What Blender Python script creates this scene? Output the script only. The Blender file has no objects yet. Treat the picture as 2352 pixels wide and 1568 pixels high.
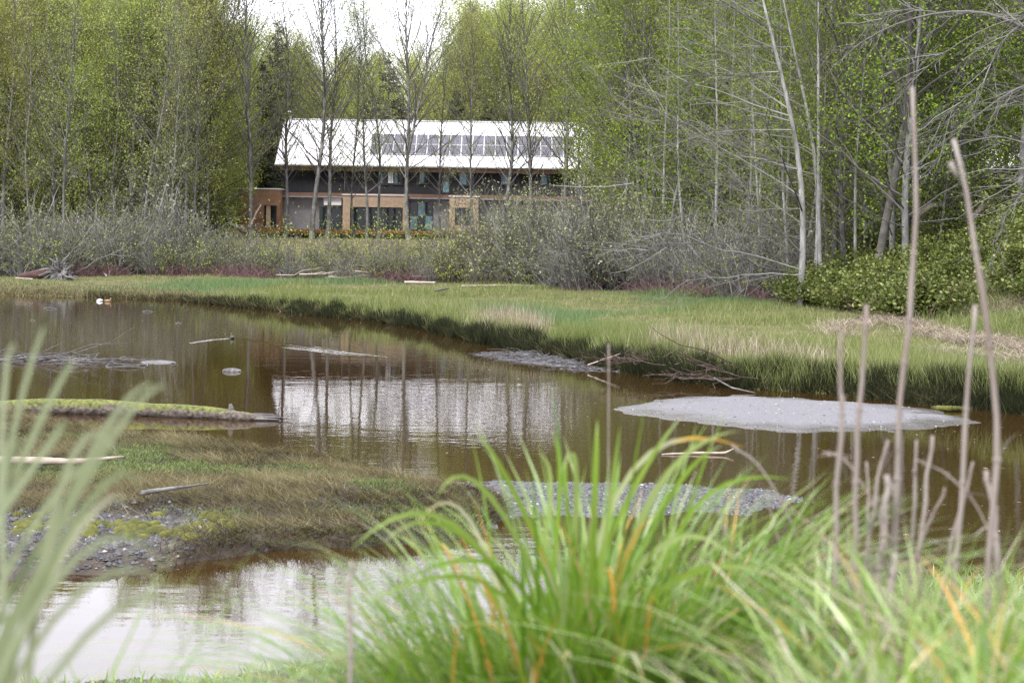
import bpy, math, random
import numpy as np
from mathutils import Vector

rs = np.random.RandomState
R0 = rs(7)
random.seed(7)
scene = bpy.context.scene
COL = scene.collection

# ------------------------------------------------------------------ camera
H = 3.2                       # camera height over the water
FPX = 3920.0                  # focal length in units of a 2352 px wide picture
ROLL = math.radians(0.85)
cd = bpy.data.cameras.new('camera')
cam = bpy.data.objects.new('camera', cd)
COL.objects.link(cam)
cam.location = (0, 0, H)
cam.rotation_euler = (math.radians(90), -ROLL, 0)
cd.sensor_width = 36
cd.lens = 60
cd.shift_y = -230 / 2352
cd.clip_start = 0.05
cd.clip_end = 2000
cd.dof.use_dof = True
cd.dof.focus_distance = 70
cd.dof.aperture_fstop = 8.5
scene.camera = cam

# ------------------------------------------------------------------ world, sun, exposure
SUN_EL, SUN_AZ = math.radians(50), math.radians(212)
w = bpy.data.worlds.new('World')
scene.world = w
w.use_nodes = True
nt = w.node_tree
for n in list(nt.nodes):
    nt.nodes.remove(n)
sky = nt.nodes.new('ShaderNodeTexSky')
sky.sky_type = 'NISHITA'
sky.sun_disc = False
sky.sun_elevation = SUN_EL
sky.sun_rotation = SUN_AZ
sky.dust_density = 3.0
sky.air_density = 1.0
hs = nt.nodes.new('ShaderNodeHueSaturation')
hs.inputs['Saturation'].default_value = 0.3
nt.links.new(sky.outputs[0], hs.inputs['Color'])
tc = nt.nodes.new('ShaderNodeTexCoord')
cl = nt.nodes.new('ShaderNodeTexNoise')
cl.inputs['Scale'].default_value = 2.2
cl.inputs['Detail'].default_value = 5
nt.links.new(tc.outputs['Generated'], cl.inputs['Vector'])
cr = nt.nodes.new('ShaderNodeValToRGB')
cr.color_ramp.elements[0].position = 0.3
cr.color_ramp.elements[0].color = (7.6, 7.6, 8.7, 1)
cr.color_ramp.elements[1].position = 0.7
cr.color_ramp.elements[1].color = (9.9, 9.9, 10.8, 1)
nt.links.new(cl.outputs[0], cr.inputs[0])
mx = nt.nodes.new('ShaderNodeMix')
mx.data_type = 'RGBA'
mx.inputs[0].default_value = 0.75
nt.links.new(hs.outputs[0], mx.inputs[6])
nt.links.new(cr.outputs[0], mx.inputs[7])
bg = nt.nodes.new('ShaderNodeBackground')
bg.inputs['Strength'].default_value = 0.12
nt.links.new(mx.outputs[2], bg.inputs[0])
wo = nt.nodes.new('ShaderNodeOutputWorld')
nt.links.new(bg.outputs[0], wo.inputs[0])

sd = bpy.data.lights.new('sun', 'SUN')
sd.energy = 1.5
sd.angle = math.radians(14)
sd.color = (1.0, 0.96, 0.9)
sun = bpy.data.objects.new('sun', sd)
COL.objects.link(sun)
sdir = Vector((math.sin(SUN_AZ) * math.cos(SUN_EL), math.cos(SUN_AZ) * math.cos(SUN_EL), math.sin(SUN_EL)))
sun.rotation_euler = sdir.to_track_quat('Z', 'Y').to_euler()
sun.location = (-20, -30, 60)

scene.view_settings.view_transform = 'Standard'
scene.view_settings.look = 'None'
scene.view_settings.gamma = 1
scene.view_settings.exposure = 1.8
scene.view_settings.use_curve_mapping = False
scene.cycles.max_bounces = 6
scene.cycles.diffuse_bounces = 3
scene.cycles.glossy_bounces = 3
scene.cycles.transmission_bounces = 4
scene.cycles.use_denoising = True
scene.cycles.denoiser = 'OPENIMAGEDENOISE'
scene.cycles.denoising_input_passes = 'RGB_ALBEDO_NORMAL'
scene.cycles.denoising_prefilter = 'NONE'
scene.cycles.sample_clamp_indirect = 6

# ------------------------------------------------------------------ picture <-> world
ct, st = math.cos(ROLL), math.sin(ROLL)
def unroll(x, y):
    u, v = x - 1176.0, y - 554.0
    return u * ct + v * st, -u * st + v * ct
def P(x, y, D):
    """point seen at (x, y) of the photograph, D metres out"""
    u, v = unroll(x, y)
    return np.array((u / FPX * D, D, H - v / FPX * D))
def G(x, y, z=0.0):
    """point seen at (x, y) that lies at height z"""
    u, v = unroll(x, y)
    D = FPX * (H - z) / v
    return np.array((u / FPX * D, D, z))
def XG(x, D):
    return (x - 1176.0) / FPX * D

# ------------------------------------------------------------------ value noise
def _hash(ix, iy, seed):
    n = (ix.astype(np.int64) * 374761393 + iy.astype(np.int64) * 668265263 + seed * 1442695041) & 0x7fffffff
    n = ((n ^ (n >> 13)) * 1274126177) & 0x7fffffff
    return ((n ^ (n >> 16)) & 0xffff) / 65535.0
def noise(x, y, seed=0):
    x = np.asarray(x, float); y = np.asarray(y, float)
    ix, iy = np.floor(x), np.floor(y)
    fx, fy = x - ix, y - iy
    fx = fx * fx * (3 - 2 * fx); fy = fy * fy * (3 - 2 * fy)
    a = _hash(ix, iy, seed); b = _hash(ix + 1, iy, seed)
    c = _hash(ix, iy + 1, seed); d = _hash(ix + 1, iy + 1, seed)
    return (a * (1 - fx) + b * fx) * (1 - fy) + (c * (1 - fx) + d * fx) * fy
def fbm(x, y, seed=0, o=4):
    s = 0; a = 0.5; t = 0
    for k in range(o):
        s = s + a * noise(x * 2 ** k, y * 2 ** k, seed + k); t += a; a *= 0.5
    return s / t
def smooth(a, b, x):
    t = np.clip((x - a) / (b - a), 0, 1)
    return t * t * (3 - 2 * t)
def norm(v):
    return v / np.maximum(np.linalg.norm(v, axis=-1, keepdims=True), 1e-9)

# ------------------------------------------------------------------ mesh builder
class MB:
    def __init__(self):
        self.v = []; self.q = []; self.t = []; self.n = 0; self.r = []
    def add(self, v, q=None, t=None, mi=0, rnd=None):
        v = np.asarray(v, float).reshape(-1, 3)
        if q is not None and len(q):
            self.q.append((np.asarray(q).reshape(-1, 4) + self.n, mi))
        if t is not None and len(t):
            self.t.append((np.asarray(t).reshape(-1, 3) + self.n, mi))
        self.v.append(v)
        if rnd is None:
            rnd = np.full(len(v), 0.5)
        self.r.append(np.broadcast_to(np.asarray(rnd, float), (len(v),)))
        self.n += len(v)
    def tubes(self, paths, radii, s=4, mi=0, cap=False, rnd=None, squash=None):
        paths = np.asarray(paths, float); n, k, _ = paths.shape
        radii = np.broadcast_to(np.asarray(radii, float), (n, k))
        tan = np.empty_like(paths)
        tan[:, 1:-1] = paths[:, 2:] - paths[:, :-2]
        tan[:, 0] = paths[:, 1] - paths[:, 0]; tan[:, -1] = paths[:, -1] - paths[:, -2]
        tan = norm(tan)
        ref = np.where(np.abs(tan[:, :1, 2:3]) > 0.9, np.array([1., 0, 0]), np.array([0, 0, 1.]))
        a = norm(np.cross(tan, np.broadcast_to(ref, tan.shape))); b = np.cross(tan, a)
        ang = np.arange(s) * 2 * np.pi / s
        sq = 1.0 if squash is None else squash
        ring = a[:, :, None, :] * np.cos(ang)[None, None, :, None] + b[:, :, None, :] * (np.sin(ang) * sq)[None, None, :, None]
        V = paths[:, :, None, :] + ring * radii[:, :, None, None]
        i = np.arange(n)[:, None, None] * k * s; j = np.arange(k - 1)[None, :, None] * s
        c = np.arange(s)[None, None, :]; c2 = (c + 1) % s
        q = np.stack([i + j + c, i + j + c2, i + j + s + c2, i + j + s + c], -1)
        rr = None
        if rnd is not None:
            rr = np.repeat(np.broadcast_to(rnd, (n,)), k * s)
        base = self.n
        self.add(V, q, None, mi, rr)
        if cap:
            for m in range(n):
                for e, flip in ((0, True), (k - 1, False)):
                    cv = paths[m, e]
                    idx = m * k * s + e * s + np.arange(s)
                    ce = self.n
                    self.v.append(cv[None]); self.r.append(np.array([0.5])); self.n += 1
                    nx = np.roll(idx, -1)
                    tr = np.stack([idx + base, nx + base, np.full(s, ce)], -1)
                    if flip: tr = tr[:, ::-1]
                    self.t.append((tr, mi))
    def leaves(self, c, size, rng, mi=0, flat=0.0, rnd=None, aspect=0.55):
        n = len(c)
        u = rng.normal(size=(n, 3)); u[:, 2] *= (1 - flat); u = norm(u)
        t = rng.normal(size=(n, 3)); t[:, 2] *= (1 - flat)
        v = norm(np.cross(u, np.cross(t, u) + 1e-6))
        sz = np.broadcast_to(size, (n,))[:, None]
        V = np.stack([c - u * sz, c + v * sz * aspect, c + u * sz, c - v * sz * aspect], 1)
        q = np.arange(n * 4).reshape(n, 4)
        rr = rng.rand(n) if rnd is None else rnd
        self.add(V, q, None, mi, np.repeat(rr, 4))
    def blades(self, p, h, wd, lean, az, rng, mi=0, seg=1, rnd=None, face=None):
        """grass blades; lean = sideways reach as share of h"""
        n = len(p)
        d = np.stack([np.cos(az), np.sin(az), np.zeros(n)], -1)
        fa = rng.rand(n) * np.pi if face is None else face
        s = np.stack([np.cos(fa), np.sin(fa), np.zeros(n)], -1) * (np.broadcast_to(wd, (n,))[:, None] / 2)
        h = np.broadcast_to(h, (n,))[:, None]; lean = np.broadcast_to(lean, (n,))[:, None]
        up = np.array([0, 0, 1.0])
        rr = rng.rand(n) if rnd is None else rnd
        if seg == 1:
            tip = p + up * h + d * h * lean
            V = np.stack([p - s, p + s, tip], 1)
            self.add(V, None, np.arange(n * 3).reshape(n, 3), mi, np.repeat(rr, 3))
            return
        rows = []
        for k in range(seg):
            f = k / seg
            z = f * (1 - 0.35 * f * f * np.minimum(lean, 1.5))
            c = p + up * h * z + d * h * lean * f ** 2
            ww = s * (1 - 0.75 * f ** 2) if k else s * 0.8
            rows += [c - ww, c + ww]
        rows.append(p + up * h * (1 - 0.35 * np.minimum(lean, 1.5)) + d * h * lean)
        V = np.stack(rows, 1); m = V.shape[1]
        i = np.arange(n)[:, None] * m
        qs = np.concatenate([i + np.array([[2 * k, 2 * k + 1, 2 * k + 3, 2 * k + 2]]) for k in range(seg - 1)], 0)
        ts = i + np.array([[2 * seg - 2, 2 * seg - 1, 2 * seg]])
        tip_ = np.r_[np.repeat((np.arange(seg) / seg) ** 5, 2), 1.0] if seg >= 5 else np.zeros(m)
        am = np.where(rng.rand(n) < .45, .42, .08)
        self.add(V, qs, ts, mi, np.clip(rr[:, None] + am[:, None] * tip_[None], 0, .97).ravel())
    def box(self, x0, x1, y0, y1, z0, z1, mi=0):
        V = [(x, y, z) for x in (x0, x1) for y in (y0, y1) for z in (z0, z1)]
        q = [(0, 1, 3, 2), (4, 6, 7, 5), (0, 4, 5, 1), (2, 3, 7, 6), (0, 2, 6, 4), (1, 5, 7, 3)]
        self.add(V, q, None, mi)
    def mesh(self, name, mats, smooth_=False, origin=(0, 0, 0)):
        me = bpy.data.meshes.new(name)
        V = np.concatenate(self.v) - np.asarray(origin, float)
        me.vertices.add(len(V)); me.vertices.foreach_set('co', V.astype(np.float32).ravel())
        loops = []; starts = []; mi = []; pos = 0
        for arr, kk in ((self.q, 4), (self.t, 3)):
            for f, m in arr:
                loops.append(f.ravel()); starts.append(pos + np.arange(len(f)) * kk)
                mi.append(np.full(len(f), m)); pos += f.size
        L = np.concatenate(loops).astype(np.int32); S = np.concatenate(starts).astype(np.int32)
        me.loops.add(len(L)); me.loops.foreach_set('vertex_index', L)
        me.polygons.add(len(S)); me.polygons.foreach_set('loop_start', S)
        me.polygons.foreach_set('material_index', np.concatenate(mi).astype(np.int32))
        me.polygons.foreach_set('use_smooth', np.full(len(S), bool(smooth_)))
        at = me.attributes.new('rnd', 'FLOAT', 'POINT')
        at.data.foreach_set('value', np.concatenate(self.r).astype(np.float32))
        for m in (mats if isinstance(mats, (list, tuple)) else [mats]):
            me.materials.append(m)
        me.update(calc_edges=True)
        return me
    def build(self, name, mats, parent=None, smooth_=False, origin=None):
        o_ = (0, 0, 0)
        if origin is not None: o_ = origin
        else:
            p_ = parent
            while p_ is not None:
                if 'orig' in p_: o_ = tuple(p_['orig']); break
                p_ = p_.parent
        ob = bpy.data.objects.new(name, self.mesh(name, mats, smooth_, o_))
        COL.objects.link(ob)
        if parent is not None: ob.parent = parent
        elif origin is not None: ob.location = origin
        return ob

def tag(o, label=None, cat=None, group=None, kind=None):
    if label: o['label'] = label
    if cat: o['category'] = cat
    if group: o['group'] = group
    if kind: o['kind'] = kind
    return o
def thing(name, loc, label, cat, group=None, rz=0.0, sc=1.0, orig=None):
    o = bpy.data.objects.new(name, None); COL.objects.link(o)
    o.empty_display_size = 0.3
    o.location = [float(c) for c in loc]; o.rotation_euler = (0, 0, rz); o.scale = (sc, sc, sc)
    return tag(o, label, cat, group)
def child(name, me, parent, loc=None, rot=None, sc=None):
    o = bpy.data.objects.new(name, me); COL.objects.link(o); o.parent = parent
    if loc is not None: o.location = loc
    if rot is not None: o.rotation_euler = rot
    if sc is not None: o.scale = sc
    return o

# ------------------------------------------------------------------ materials
def mat(name, base, rough=0.8, ramp=None, src='rnd', scale=3.0, bump=0.0, bscale=20.0, trans=0.0, spec=0.3, objvar=0.0, stretch=None, patch=None, metal=0.0):
    """procedural material; ramp = list of (pos, colour) driven by the per-piece value or by noise"""
    m = bpy.data.materials.new(name); m.use_nodes = True
    nt = m.node_tree; N = nt.nodes; L = nt.links
    b = N['Principled BSDF']; out = N['Material Output']
    b.inputs['Roughness'].default_value = rough
    b.inputs['Specular IOR Level'].default_value = spec
    b.inputs['Metallic'].default_value = metal
    b.inputs['Base Color'].default_value = (*base, 1)
    colout = None
    geo = N.new('ShaderNodeNewGeometry'); tcn = N.new('ShaderNodeTexCoord')
    if ramp:
        r = N.new('ShaderNodeValToRGB'); e = r.color_ramp.elements
        while len(e) < len(ramp): e.new(0.5)
        for k, (p, c) in enumerate(ramp):
            e[k].position = p; e[k].color = (*c, 1)
        if src == 'rnd':
            a = N.new('ShaderNodeAttribute'); a.attribute_name = 'rnd'
            L.new(a.outputs['Fac'], r.inputs[0])
        else:
            nz = N.new('ShaderNodeTexNoise'); nz.inputs['Scale'].default_value = scale
            nz.inputs['Detail'].default_value = 6; nz.inputs['Roughness'].default_value = 0.65
            vec = tcn.outputs['Object'] if src == 'obj' else geo.outputs['Position']
            if stretch:
                mp = N.new('ShaderNodeMapping'); mp.inputs['Scale'].default_value = stretch
                L.new(vec, mp.inputs['Vector']); vec = mp.outputs[0]
            L.new(vec, nz.inputs['Vector'])
            mr = N.new('ShaderNodeMapRange'); mr.inputs[1].default_value = 0.28; mr.inputs[2].default_value = 0.72
            L.new(nz.outputs[0], mr.inputs[0]); L.new(mr.outputs[0], r.inputs[0])
        colout = r.outputs[0]
    if patch:
        ps, pc, pf = patch
        nz2 = N.new('ShaderNodeTexNoise'); nz2.inputs['Scale'].default_value = ps; nz2.inputs['Detail'].default_value = 3
        L.new(geo.outputs['Position'], nz2.inputs['Vector'])
        mr2 = N.new('ShaderNodeMapRange'); mr2.inputs[1].default_value = 0.45; mr2.inputs[2].default_value = 0.65; mr2.inputs[4].default_value = pf
        L.new(nz2.outputs[0], mr2.inputs[0])
        mm = N.new('ShaderNodeMix'); mm.data_type = 'RGBA'
        L.new(mr2.outputs[0], mm.inputs[0])
        if colout: L.new(colout, mm.inputs[6])
        else: mm.inputs[6].default_value = (*base, 1)
        mm.inputs[7].default_value = (*pc, 1)
        colout = mm.outputs[2]
    if objvar:
        oi = N.new('ShaderNodeObjectInfo'); h2 = N.new('ShaderNodeHueSaturation')
        m1 = N.new('ShaderNodeMapRange'); m1.inputs[3].default_value = 1 - objvar; m1.inputs[4].default_value = 1 + objvar
        L.new(oi.outputs['Random'], m1.inputs[0]); L.new(m1.outputs[0], h2.inputs['Value'])
        m2 = N.new('ShaderNodeMapRange'); m2.inputs[3].default_value = 0.5 - 0.06 * objvar; m2.inputs[4].default_value = 0.5 + 0.06 * objvar
        mu = N.new('ShaderNodeMath'); mu.operation = 'MULTIPLY'; mu.inputs[1].default_value = 7.31
        fr = N.new('ShaderNodeMath'); fr.operation = 'FRACT'
        L.new(oi.outputs['Random'], mu.inputs[0]); L.new(mu.outputs[0], fr.inputs[0]); L.new(fr.outputs[0], m2.inputs[0])
        L.new(m2.outputs[0], h2.inputs['Hue'])
        if colout: L.new(colout, h2.inputs['Color'])
        else: h2.inputs['Color'].default_value = (*base, 1)
        colout = h2.outputs[0]
    if colout: L.new(colout, b.inputs['Base Color'])
    if bump:
        bz = N.new('ShaderNodeTexNoise'); bz.inputs['Scale'].default_value = bscale; bz.inputs['Detail'].default_value = 5
        L.new(tcn.outputs['Object'], bz.inputs['Vector'])
        bp = N.new('ShaderNodeBump'); bp.inputs['Strength'].default_value = 0.8; bp.inputs['Distance'].default_value = bump
        L.new(bz.outputs[0], bp.inputs['Height']); L.new(bp.outputs[0], b.inputs['Normal'])
    if trans:
        tr = N.new('ShaderNodeBsdfTranslucent'); ms = N.new('ShaderNodeMixShader'); ms.inputs[0].default_value = trans
        if colout: L.new(colout, tr.inputs['Color'])
        else: tr.inputs['Color'].default_value = (*base, 1)
        L.new(b.outputs[0], ms.inputs[1]); L.new(tr.outputs[0], ms.inputs[2]); L.new(ms.outputs[0], out.inputs[0])
    return m

M = {}
M['bark'] = mat('alder_bark', (.2, .2, .19), .9, [(0, (.035, .035, .03)), (.4, (.085, .083, .077)), (.75, (.15, .147, .14)), (1, (.28, .275, .265))], 'obj', 2.6, .01, 9, stretch=(1, 1, .5), objvar=.25)
M['bark_pale'] = mat('pale_bark', (.3, .3, .28), .9, [(0, (.05, .048, .043)), (.45, (.15, .147, .138)), (1, (.32, .315, .305))], 'obj', 3.0, .008, 12, stretch=(1, 1, .4))
M['bark_dark'] = mat('dark_bark', (.12, .11, .1), .95, [(0, (0.033, 0.03025, 0.0275)), (1, (0.099, 0.0935, 0.0825))], 'obj', 2.0, .01, 9, objvar=.2)
M['twig'] = mat('grey_twigs', (.2, .19, .18), .9, [(0, (0.0427, 0.03881, 0.03493)), (1, (0.1165, 0.1102, 0.1009))], 'rnd', objvar=.15)
M['twig_pale'] = mat('pale_twigs', (.3, .3, .29), .9, [(0, (.05, .047, .043)), (.6, (.10, .096, .09)), (1, (.21, .205, .195))], 'rnd')
M['twig_bare'] = mat('bare_twigs', (.2, .19, .18), .9, [(0, (.03, .028, .026)), (.6, (.085, .082, .077)), (.9, (.17, .165, .155)), (1, (.3, .29, .28))], 'rnd')
M['leaf'] = mat('alder_leaves', (.13, .16, .05), .6, [(0, (.16, .2, .03)), (.6, (.265, .305, .05)), (1, (.41, .435, .125))], 'rnd', trans=.5, objvar=.3)
M['leaf_lush'] = mat('fresh_leaves', (.12, .18, .03), .6, [(0, (.085, .13, .010)), (.6, (.155, .215, .014)), (1, (.26, .32, .04))], 'rnd', trans=.5, objvar=.25)
M['leaf_willow'] = mat('willow_leaves', (.2, .22, .12), .6, [(0, (.10, .115, .04)), (.6, (.18, .2, .08)), (1, (.35, .36, .21))], 'rnd', trans=.35, objvar=.15)
M['leaf_salmon'] = mat('bramble_leaves', (.09, .14, .03), .5, [(0, (0.0315, 0.045, 0.009)), (.5, (0.0765, 0.1035, 0.018)), (.82, (0.144, 0.171, 0.036)), (1, (0.27, 0.279, 0.108))], 'rnd', trans=.35, objvar=.12)
M['needle'] = mat('conifer_needles', (.06, .075, .045), .7, [(0, (.015, .02, .011)), (1, (.045, .055, .028))], 'rnd', trans=.2, objvar=.2)
M['grass_far'] = mat('meadow_grass', (.2, .24, .08), .7, [(0, (0.07125, 0.095, 0.0209)), (.5, (0.1425, 0.171, 0.0475)), (.85, (0.209, 0.228, 0.0855)), (1, (0.323, 0.3135, 0.19))], 'rnd', trans=.35, patch=(.16, (.11, .145, .034), .6))
M['grass_lush'] = mat('lush_grass', (.09, .17, .06), .7, [(0, (.06, .105, .035)), (1, (.13, .20, .08))], 'rnd', trans=.35)
M['islet_weed'] = mat('islet_weeds', (.08, .12, .04), .7, [(0, (.05, .075, .02)), (.6, (.1, .14, .04)), (1, (.18, .2, .06))], 'rnd', trans=.3)
M['sedge'] = mat('shaded_sedge', (.05, .07, .02), .7, [(0, (0.009, 0.00975, 0.0045)), (.45, (0.0225, 0.0285, 0.009)), (.75, (0.045, 0.05625, 0.015)), (1, (0.1125, 0.135, 0.045))], 'rnd', trans=.3)  # wet dark green, deepened in colour to carry the bank face's shade
M['grass_dead'] = mat('dead_grass', (.4, .36, .25), .8, [(0, (.09, .065, .045)), (.45, (.22, .175, .12)), (.8, (.34, .295, .22)), (1, (.46, .43, .35))], 'rnd', trans=.25)
M['grass_mat'] = mat('matted_grass', (.16, .12, .055), .85, [(0, (0.0224, 0.016, 0.008)), (.35, (0.06, 0.048, 0.0176)), (.75, (0.12, 0.1, 0.04)), (1, (0.224, 0.2, 0.12))], 'rnd', trans=.15)
M['bramble'] = mat('red_stems', (.13, .05, .06), .8, [(0, (0.036, 0.0176, 0.0192)), (.6, (0.088, 0.04, 0.0448)), (1, (0.16, 0.1, 0.096))], 'rnd')
M['blade'] = mat('near_grass', (.15, .27, .05), .34, [(0, (.05, .13, .006)), (.36, (.115, .215, .016)), (.66, (.17, .255, .035)), (.83, (.25, .31, .115)), (.9, (.36, .36, .235)), (.95, (.42, .28, .05)), (1, (.39, .17, .035))], 'rnd', trans=.42, spec=.75)
M['blade_pale'] = mat('pale_grass', (.25, .33, .12), .4, [(0, (0.1032, 0.1419, 0.0473)), (.6, (0.172, 0.1978, 0.1075)), (1, (0.2924, 0.2967, 0.1978))], 'rnd', trans=.4, spec=.5)
M['stalk'] = mat('dry_stalk', (.42, .36, .3), .8, [(0, (0.1066, 0.0779, 0.06396)), (.5, (0.1722, 0.146, 0.1296)), (1, (0.2378, 0.2173, 0.1968))], 'obj', 14, stretch=(0.82, 0.82, 0.205))
M['mud'] = mat('mud', (.04, .03, .02), .6, [(0, (0.0112, 0.0072, 0.0048)), (.5, (0.024, 0.016, 0.0096)), (1, (0.056, 0.04, 0.0256))], 'pos', 2.5, .02, 14)
M['meadow_soil'] = mat('meadow_soil', (.07, .06, .03), .9, [(0, (.035, .025, .012)), (.5, (.075, .07, .025)), (1, (.12, .11, .04))], 'pos', 1.2, .03, 6)
M['forest_soil'] = mat('leaf_litter', (.08, .065, .04), .95, [(0, (.04, .032, .02)), (1, (.12, .10, .06))], 'pos', 1.0)
M['silt'] = mat('grey_silt', (.36, .35, .38), .75, [(0, (.105, .103, .112)), (.5, (.135, .133, .148)), (1, (.175, .172, .192))], 'pos', 2.0, .01, 30)
M['wetmud'] = mat('wet_grey_mud', (.14, .14, .15), .6, [(0, (.018, .017, .017)), (.5, (.04, .039, .042)), (1, (.075, .075, .082))], 'pos', 5.0, .02, 12, spec=.3)
M['stone'] = mat('river_stones', (.2, .2, .21), .65, [(0, (0.0144, 0.0144, 0.01512)), (.5, (0.0396, 0.0396, 0.0432)), (.85, (0.0756, 0.0756, 0.0828)), (.97, (0.1224, 0.1188, 0.1152)), (1, (0.3024, 0.2952, 0.2736))], 'rnd')
M['moss'] = mat('moss', (.13, .17, .02), .95, [(0, (0.024, 0.0256, 0.008)), (.5, (0.06, 0.064, 0.0112)), (1, (0.112, 0.108, 0.02))], 'pos', 6.0, .03, 30)
M['wood_grey'] = mat('weathered_wood', (.25, .24, .23), .85, [(0, (0.03375, 0.0315, 0.03)), (.5, (0.105, 0.1013, 0.0975)), (1, (0.2175, 0.21, 0.2025))], 'obj', 6, .01, 30, stretch=(0.225, 0.75, 0.75))
M['wood_pale'] = mat('bleached_wood', (.55, .47, .4), .8, [(0, (0.195, 0.15, 0.12)), (1, (0.3375, 0.2925, 0.2475))], 'obj', 5, .005, 25)
M['wood_red'] = mat('reddish_log', (.18, .09, .08), .9, [(0, (0.01625, 0.00845, 0.00715)), (.5, (0.04875, 0.026, 0.0234)), (1, (0.091, 0.0585, 0.052))], 'obj', 4, .02, 12, stretch=(0.195, 0.65, 0.65))
M['wood_brown'] = mat('brown_wood', (.1, .06, .045), .85, [(0, (.02, .013, .010)), (.6, (.055, .036, .028)), (1, (.12, .09, .075))], 'obj', 8, .01, 20)
M['wood_dark'] = mat('wet_wood', (.05, .045, .045), .5, [(0, (.025, .022, .022)), (.6, (.06, .055, .055)), (1, (.16, .15, .155))], 'obj', 8, .01, 20)
M['roof'] = mat('white_metal_roof', (.8, .8, .82), .4, [(0, (.60, .60, .63)), (1, (.67, .67, .695))], 'obj', .7, spec=.5)
M['fascia'] = mat('copper_fascia', (.36, .17, .08), .6, [(0, (.13, .075, .05)), (1, (.21, .125, .085))], 'obj', 2)
M['char'] = mat('charred_siding', (.03, .03, .036), .7, [(0, (0.012, 0.012, 0.015)), (1, (0.027, 0.027, 0.033))], 'obj', 3, stretch=(3.6, 3.6, 0.18))
M['osb'] = mat('pale_sheathing', (.55, .36, .23), .8, [(0, (0.34, 0.24, 0.165)), (.5, (0.43, 0.32, 0.225)), (1, (0.5, 0.385, 0.285))], 'obj', 3.5, objvar=.12)
M['cedar'] = mat('cedar_sheathing', (.4, .22, .12), .8, [(0, (0.176, 0.092, 0.0544)), (.5, (0.224, 0.124, 0.076)), (1, (0.264, 0.164, 0.108))], 'obj', 2.0, objvar=.15)
M['greywall'] = mat('grey_render', (.38, .38, .4), .85, [(0, (0.207, 0.207, 0.2225)), (1, (0.2898, 0.2898, 0.3157))], 'obj', 1.2)
M['deck'] = mat('orange_deck', (.4, .16, .06), .7, [(0, (0.18, 0.0675, 0.03)), (1, (0.27, 0.12, 0.06))], 'obj', 3, stretch=(0.225, 0.75, 0.75))
M['white'] = mat('white_trim', (.75, .75, .76), .5)
M['frame'] = mat('dark_frame', (.04, .04, .045), .4)
M['dark'] = mat('dark_inside', (.015, .015, .015), .9)
M['glass'] = mat('window_glass', (.012, .018, .02), .06, spec=.25)
M['tealglass'] = mat('teal_glass', (.1, .24, .28), .1, [(0, (.02, .055, .065)), (.5, (.08, .19, .22)), (1, (.2, .3, .35))], 'pos', 1.6, spec=.4)
M['duck_white'] = mat('white_feathers', (.7, .7, .68), .7)
M['duck_dark'] = mat('dark_feathers', (.03, .035, .03), .5)
M['duck_brown'] = mat('brown_feathers', (.24, .15, .09), .8, [(0, (.16, .09, .05)), (1, (.33, .22, .14))], 'obj', 30)
M['bill'] = mat('bill', (.35, .3, .06), .5)

def mossy(name):
    m = bpy.data.materials.new(name); m.use_nodes = True
    N = m.node_tree.nodes; L = m.node_tree.links; b = N['Principled BSDF']; b.inputs['Roughness'].default_value = .9
    g = N.new('ShaderNodeNewGeometry'); sx = N.new('ShaderNodeSeparateXYZ'); L.new(g.outputs['Normal'], sx.inputs[0])
    n1 = N.new('ShaderNodeTexNoise'); n1.inputs['Scale'].default_value = 3.5; n1.inputs['Detail'].default_value = 6; L.new(g.outputs['Position'], n1.inputs['Vector'])
    n2 = N.new('ShaderNodeTexNoise'); n2.inputs['Scale'].default_value = 14; n2.inputs['Detail'].default_value = 5; L.new(g.outputs['Position'], n2.inputs['Vector'])
    a = N.new('ShaderNodeMath'); a.operation = 'MULTIPLY_ADD'; a.inputs[1].default_value = 1.5; L.new(n1.outputs[0], a.inputs[0]); L.new(sx.outputs[2], a.inputs[2])
    # moss thins out towards the broken tip
    px = N.new('ShaderNodeSeparateXYZ'); L.new(g.outputs['Position'], px.inputs[0])
    mt = N.new('ShaderNodeMapRange'); mt.inputs[1].default_value = -5.6; mt.inputs[2].default_value = -4.7; mt.inputs[3].default_value = 0; mt.inputs[4].default_value = -.7; L.new(px.outputs[0], mt.inputs[0])
    ad = N.new('ShaderNodeMath'); ad.operation = 'ADD'; L.new(a.outputs[0], ad.inputs[0]); L.new(mt.outputs[0], ad.inputs[1])
    mr = N.new('ShaderNodeMapRange'); mr.inputs[1].default_value = .75; mr.inputs[2].default_value = 1.35; L.new(ad.outputs[0], mr.inputs[0])
    rm = N.new('ShaderNodeValToRGB'); rm.color_ramp.elements[0].position = .3; rm.color_ramp.elements[0].color = (.025, .03, .008, 1); rm.color_ramp.elements[1].position = .7; rm.color_ramp.elements[1].color = (.13, .145, .02, 1); L.new(n2.outputs[0], rm.inputs[0])
    rb_ = N.new('ShaderNodeValToRGB'); rb_.color_ramp.elements[0].position = .3; rb_.color_ramp.elements[0].color = (.02, .017, .014, 1); rb_.color_ramp.elements[1].position = .72; rb_.color_ramp.elements[1].color = (.15, .12, .10, 1); L.new(n2.outputs[0], rb_.inputs[0])
    mm = N.new('ShaderNodeMix'); mm.data_type = 'RGBA'; L.new(mr.outputs[0], mm.inputs[0]); L.new(rb_.outputs[0], mm.inputs[6]); L.new(rm.outputs[0], mm.inputs[7]); L.new(mm.outputs[2], b.inputs['Base Color'])
    bp = N.new('ShaderNodeBump'); bp.inputs['Distance'].default_value = .04; L.new(n2.outputs[0], bp.inputs['Height']); L.new(bp.outputs[0], b.inputs['Normal'])
    return m
M['mossy_wood'] = mossy('mossy_wood')

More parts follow.
